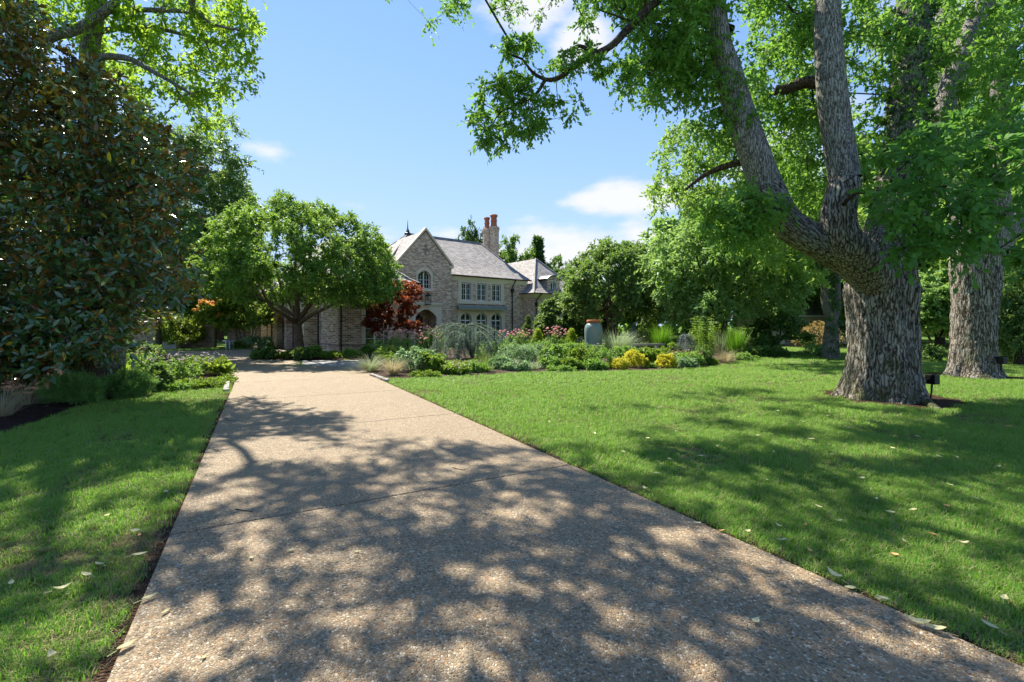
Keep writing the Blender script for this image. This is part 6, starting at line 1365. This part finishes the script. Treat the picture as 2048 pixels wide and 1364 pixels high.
pc = gpt(337, 697.5); pl = empty('stone_planter', (pc[0], pc[1], 0), .15); tag(pl, 'pale rectangular stone trough on the far lawn before the wall', 'planter')
mb = MB(); mb.box(-.62, .62, -.3, .3, -.02, .50); mb.box(-.66, .66, -.34, .34, .42, .50); mb.build('trough', M['concrete'], pl, bevel=.012); mb = MB(); mb.box(-.54, .54, -.24, .24, .47, .505); mb.build('soil', M['mulch'], pl)
shrub('wall_shrub', 'leafy upright shrub beside the stone trough', gpt(362, 696.6), 3.0, 2.5, M['l_yellowgreen'], 120, .32, .12, .06, smat=M['twig'])
shrub('wall_shrub', 'pale small shrub behind the stone trough', gpt(332, 695.8), 1.6, 1.5, M['l_light'], 50, .25, .11, .05)
for i, (x, t) in enumerate([(453, 'farthest left'), (460, 'second from the gate'), (467, 'third from the gate'), (473.5, 'fourth from the gate'), (481, 'lowest, nearest the shrubs')]):
    p = gpt(x, 699 - .4 * i); mb = MB(); hh = [.62, .6, .58, .56, .42][i]; mb.box(-.05, .05, -.05, .05, -.02, hh); mb.box(-.05, .05, -.34, -.05, hh - .09, hh); o = mb.build('bollard_light', M['steel'], None, bevel=.006); o.location = (p[0], p[1], 0); o.rotation_euler = (0, 0, -2.0 - .0 * i)
    tag(o, 'grey steel angled bollard light before the wall, ' + t, 'bollard light', 'steel bollard lights')

# --- uplights at the feet of the old trees
def uplight(label, c, h, ang, s=1.0):
    root = empty('uplight', (c[0], c[1], 0), ang); tag(root, label, 'garden light', 'garden uplights'); mb = MB(); mb.tube([(-.06 * s, 0, -.02), (-.02, 0, h * .5), (.0, 0, h)], [.018, .018, .02], 8); mb.build('stake', M['blackmetal'], root)
    mb = MB(); mb.box(-.085, .085, -.10, .10, h - .02, h + .19); mb.build('lamp_head', M['blackmetal'], root, bevel=.012); mb = MB(); mb.box(-.07, .07, -.085, .085, h + .19, h + .196); mb.build('lens', M['glass'], root)
q = gpt(1858, 796); uplight('dark box uplight on a bent stake at the massive trunk', q + np.array([-.02, -.1, 0]), .34, .3); q = gpt(2003, 757); uplight('dark box uplight on a stake at the second old trunk', q, .46, .2)
# surface root snaking from the big trunk
mb = MB(); Pq = [gpt(1820, 800), gpt(1850, 808), gpt(1868, 816), gpt(1890, 824)]; mb.tube([p + np.array([0, 0, z]) - bb for p, z in zip(Pq, (.12, .05, .02, -.02))], [.14, .10, .06, .03], 8); mb.build('root', M['bark_big'], big, smooth=True)

# --- neighbour's patio house at the right
nc = W(1577, 700, 40.0); nb_ = empty('patio_house', (nc[0], nc[1], 0), .12); tag(nb_, 'low stone house with white window glimpsed between trees across the lawn', 'house')
hb_save = house; TT = lambda u, w, z: (u, w, z)
mb = panel(TT, -.7, 7.0, 0, 2.45, [(.45, 1.55, .75, 2.2, 0), (3.4, 4.6, .75, 2.2, 0)], .15); mb.build('wall', M['stone'], nb_)
window(TT, .45, 1.55, .75, 2.2, 0, .12, 2, 3, parent=nb_, case=0); window(TT, 3.4, 4.6, .75, 2.2, 0, .12, 2, 3, parent=nb_, case=0)
mb = MB(); mb.poly((-1.2, -.5, 2.42), (7.5, -.5, 2.42), (7.5, 3.2, 4.5), (-1.2, 3.2, 4.5)); mb.poly((-1.2, 6.8, 2.42), (7.5, 6.8, 2.42), (7.5, 3.2, 4.5), (-1.2, 3.2, 4.5)); mb.poly((-1.2, -.5, 2.40), (-1.2, 3.2, 4.48), (-1.2, 6.8, 2.40)); mb.build('roof', M['slate'], nb_)
mb = MB(); mb.poly((-.7, 6.3, 0), (-.7, 0, 0), (-.7, 0, 2.6), (-.7, 6.3, 2.6)); mb.poly((7, 0, 0), (7, 6.3, 0), (7, 6.3, 2.6), (7, 0, 2.6)); mb.build('wall', M['stone'], nb_)
mb = MB(); mb.box(-1.2, 7.5, -.56, -.5, 2.36, 2.46); mb.build('gutter', M['white'], nb_)
for x, t in ((1583, 'left brick patio pier holding a bowl of red flowers'), (1597, 'right brick patio pier holding a bowl of red flowers')):
    c = W(x, 700, 36.0); c[2] = 0; root = empty('brick_pier', tuple(c), .12); tag(root, t, 'pier', 'brick patio piers'); mb = MB(); mb.box(-.32, .32, -.32, .32, -.02, .98); mb.build('pier_body', M['brick_dark'], root); mb = MB(); mb.box(-.37, .37, -.37, .37, .98, 1.06); mb.build('cap', M['stone'], root)
    f = empty('flower_bowl', (c[0], c[1], 1.062)); tag(f, 'bowl of red geraniums on the ' + t.split()[0] + ' patio pier', 'flower pot', 'red flower bowls'); mb = MB(); mb.lathe([(.12, 0), (.24, .16), (.27, .2), (.22, .2), (.2, .15)], 14); mb.build('bowl', M['terracotta'], f)
    rg_ = nx(); Pn = np.stack([c[0] + rg_.normal(0, .17, 40), c[1] + rg_.normal(0, .17, 40), 1.35 + rg_.normal(0, .07, 40)], 1); cloud_obj('foliage', [leaf_cloud(Pn, .12, 4, 3, .08, .06, rg_)], M['l_shrub'], f, (c[0], c[1], 1.062)); blossoms(f, Pn + np.array([0, -.05, .12]), M['redflower'], .09, 6, np.array([c[0], c[1], 1.062]))
mb = MB(); c = W(1606, 702, 35.6); mb.box(0, 1.5, -.2, .2, -.02, .55); o = mb.build('low_brick_wall', M['brick_dark'], None); o.location = (c[0] + .2, c[1], 0); tag(o, 'low brick patio wall right of the piers', 'wall')
tp = W(1618, 712, 30.0); shrub('topiary_ball', 'round clipped green ball in a pot at the patio', (tp[0], tp[1], 0), .85, .95, M['l_jmaple'], 80, .12, .05, .03, cat='topiary', zc=.6, shell=.8)
tm_ = W(1632, 700, 33.0); shrub('lace_maple', 'tan-leaved mounded lace maple by the patio', (tm_[0], tm_[1], 0), 3.4, 2.0, M['l_tan'], 90, .35, .09, .05, hang=.4, droop=.4)
shrub('azalea_shrub', 'small dark shrub on the far lawn between the old trunks', gpt(1858, 722), 1.5, .75, M['l_jmaple'], 50, .2, .07, .04)
shrub('azalea_shrub', 'pale shrub at the foot of the ivy-clad tree', gpt(1640, 713), 1.5, .7, M['l_light'], 50, .2, .07, .04)
shrub('laurel_hedge', 'dark hedge low at the far right behind the second trunk', gpt(2030, 722), 5.0, 1.5, M['l_jmaple'], 130, .35, .10, .05, dep=2)

# ------------------------------------------------------------------ fallen leaves and twigs
def fallen_mesh(seed):
    rg_ = np.random.default_rng(seed); L = .066; Wd = .026 * rg_.uniform(.8, 1.4); cu = rg_.uniform(.1, .45); mb = MB(); rows = []
    for t in np.linspace(0, 1, 7):
        w = Wd / 2 * (sin(pi * min(1, t ** .8)) ** .8) + .0012; z = .012 + .02 * cu * (2 * t - 1) ** 2 * 2; rows.append([(-w, t * L, z + w * .35), (0, t * L, z - .002), (w, t * L, z + w * .35)])
    for a, b in zip(rows[:-1], rows[1:]): mb.poly(a[0], a[1], b[1], b[0]); mb.poly(a[1], a[2], b[2], b[1])
    mb.tube([(0, -.03, .012), (0, 0, .013)], .0014, 3); return mb.mesh('fallen_leaf', uv=False)
FM = [fallen_mesh(i) for i in range(5)]; FB = [fallen_mesh(i + 10) for i in range(2)]
for m in FM: m.materials.append(M['fallen'])
for m in FB: m.materials.append(M['fallen_brown'])
def fall(px, py, ang, s=1.0, brown=False, drv=False):
    p = gpt(px, py); z = ZD + .001 if drv else .036; o = link('fallen_leaf', random.choice(FB if brown else FM), None); o.location = (p[0], p[1], z); o.rotation_euler = (random.uniform(-.15, .15) * (not drv), random.uniform(-.2, .2) * (not drv), radians(ang)); o.scale = (s, s, s)
    where = 'driveway' if drv else 'lawn'; col = 'curled brown' if brown else 'pale yellow'
    tag(o, f'{col} fallen leaf lying on the {where}', 'leaf', f'{col} leaves fallen on the {where}')
for (x, y, a, s) in [(504, 1129, 40, .75), (588, 1111, 100, .75), (340, 1231, 170, .8), (1507, 1262, -50, .9), (1893, 1283, 50, 1.5), (1862, 1270, 55, 1.6), (1712, 1190, 85, 1.0), (1403, 1057, 70, 1.0), (283, 1216, -35, 1.2), (233, 1321, -20, 1.3), (405, 1334, 10, .5), (740, 933, 80, .8), (718, 1114, 75, .6), (1774, 1219, 40, .9)]: fall(x, y, a, s, False, True)
for (x, y, a, s) in [(1683, 1176, 20, 1.4), (1780, 1218, 60, 1.0), (2008, 1220, -50, 1.3), (1997, 1280, 10, 1.2), (1790, 1038, 85, 1.2), (1834, 1030, 95, 1.1), (1644, 1028, 30, 1.0), (1752, 1010, -40, .9), (1575, 1093, 75, 1.1), (1565, 1067, 20, .9), (1500, 1074, 100, .8), (1817, 1100, 0, .9), (1537, 970, 0, .9), (1730, 965, 90, 1.0), (1885, 923, 10, 1.1), (1907, 981, 40, .9), (1917, 924, -30, .9), (2002, 942, 90, 1.1), (1630, 886, 70, 1.4), (1438, 901, 0, 1.0), (1407, 920, 80, 1.0), (1549, 914, -20, 1.0), (1668, 917, 95, 1.0), (1930, 870, 80, 1.3), (1343, 928, 20, 1.0), (1318, 956, 70, 1.0), (1295, 990, 10, 1.3), (1355, 870, 10, 1.0), (1300, 883, 60, 1.0), (1190, 875, 0, 1.1), (1250, 912, 50, .9), (1480, 840, 80, 1.2), (1560, 828, 10, 1.2), (1610, 850, 60, 1.1), (1520, 878, 30, 1.0), (1440, 812, 80, 1.3), (1660, 838, 20, 1.1), (1700, 862, 90, 1.2), (1840, 880, 60, 1.0), (1790, 905, 10, 1.0), (1325, 820, 60, 1.3), (1160, 860, 80, 1.0), (1100, 850, 20, 1.0), (1685, 1055, 85, 1.0), (1940, 1100, 60, 1.0), (1960, 1010, 20, .9)]: fall(x, y, a, s)
for (x, y, a, s) in [(262, 1127, -50, 1.3), (205, 1146, 70, 1.2), (182, 1167, 80, 1.1), (103, 1200, -30, 1.3), (208, 1045, 10, 1.0), (335, 995, 60, .9), (280, 1075, 90, 1.2), (20, 1185, 40, .8), (110, 1335, 60, 1.0)]: fall(x, y, a, s)
for (x, y, a) in [(1450, 1073, 80), (1610, 1063, -40), (1900, 1024, 20), (1373, 878, 60), (1625, 1118, 0), (1860, 832, 70), (1640, 800, 40), (1874, 1083, 30), (280, 1085, 40), (1798, 1125, 10)]: fall(x, y, a, .8, True)
for k in range(16):
    p = gpt(random.uniform(10, 330), random.uniform(800, 835)); o = link('fallen_leaf', random.choice(FB), None); o.location = (p[0], p[1], .05); o.rotation_euler = (0, 0, random.random() * 6); tag(o, 'curled brown fallen leaf lying on the dark mulch', 'leaf', 'curled brown leaves fallen on the mulch')
def twig(P, label):
    mb = MB(); Q = [gpt(*p) for p in P]; b = Q[0]; mb.tube([q - b + np.array([0, 0, .006]) for q in Q], [.004, .0035, .003, .002][:len(Q)], 5); o = mb.build('twig', M['twig'], None); o.location = (b[0], b[1], ZD); tag(o, label, 'twig')
twig([(905, 941), (915, 944), (928, 946), (932, 944)], 'dark twig lying in the shade across the middle of the driveway'); twig([(449, 840), (455, 844), (468, 846), (478, 844)], 'curved dark twig near the left edge of the driveway'); twig([(472, 1026), (490, 1029), (505, 1031)], 'short thin twig on the driveway before the joint'); twig([(670, 746), (676, 745), (684, 747)], 'small dark twig far up the driveway near the border tip')
sow()
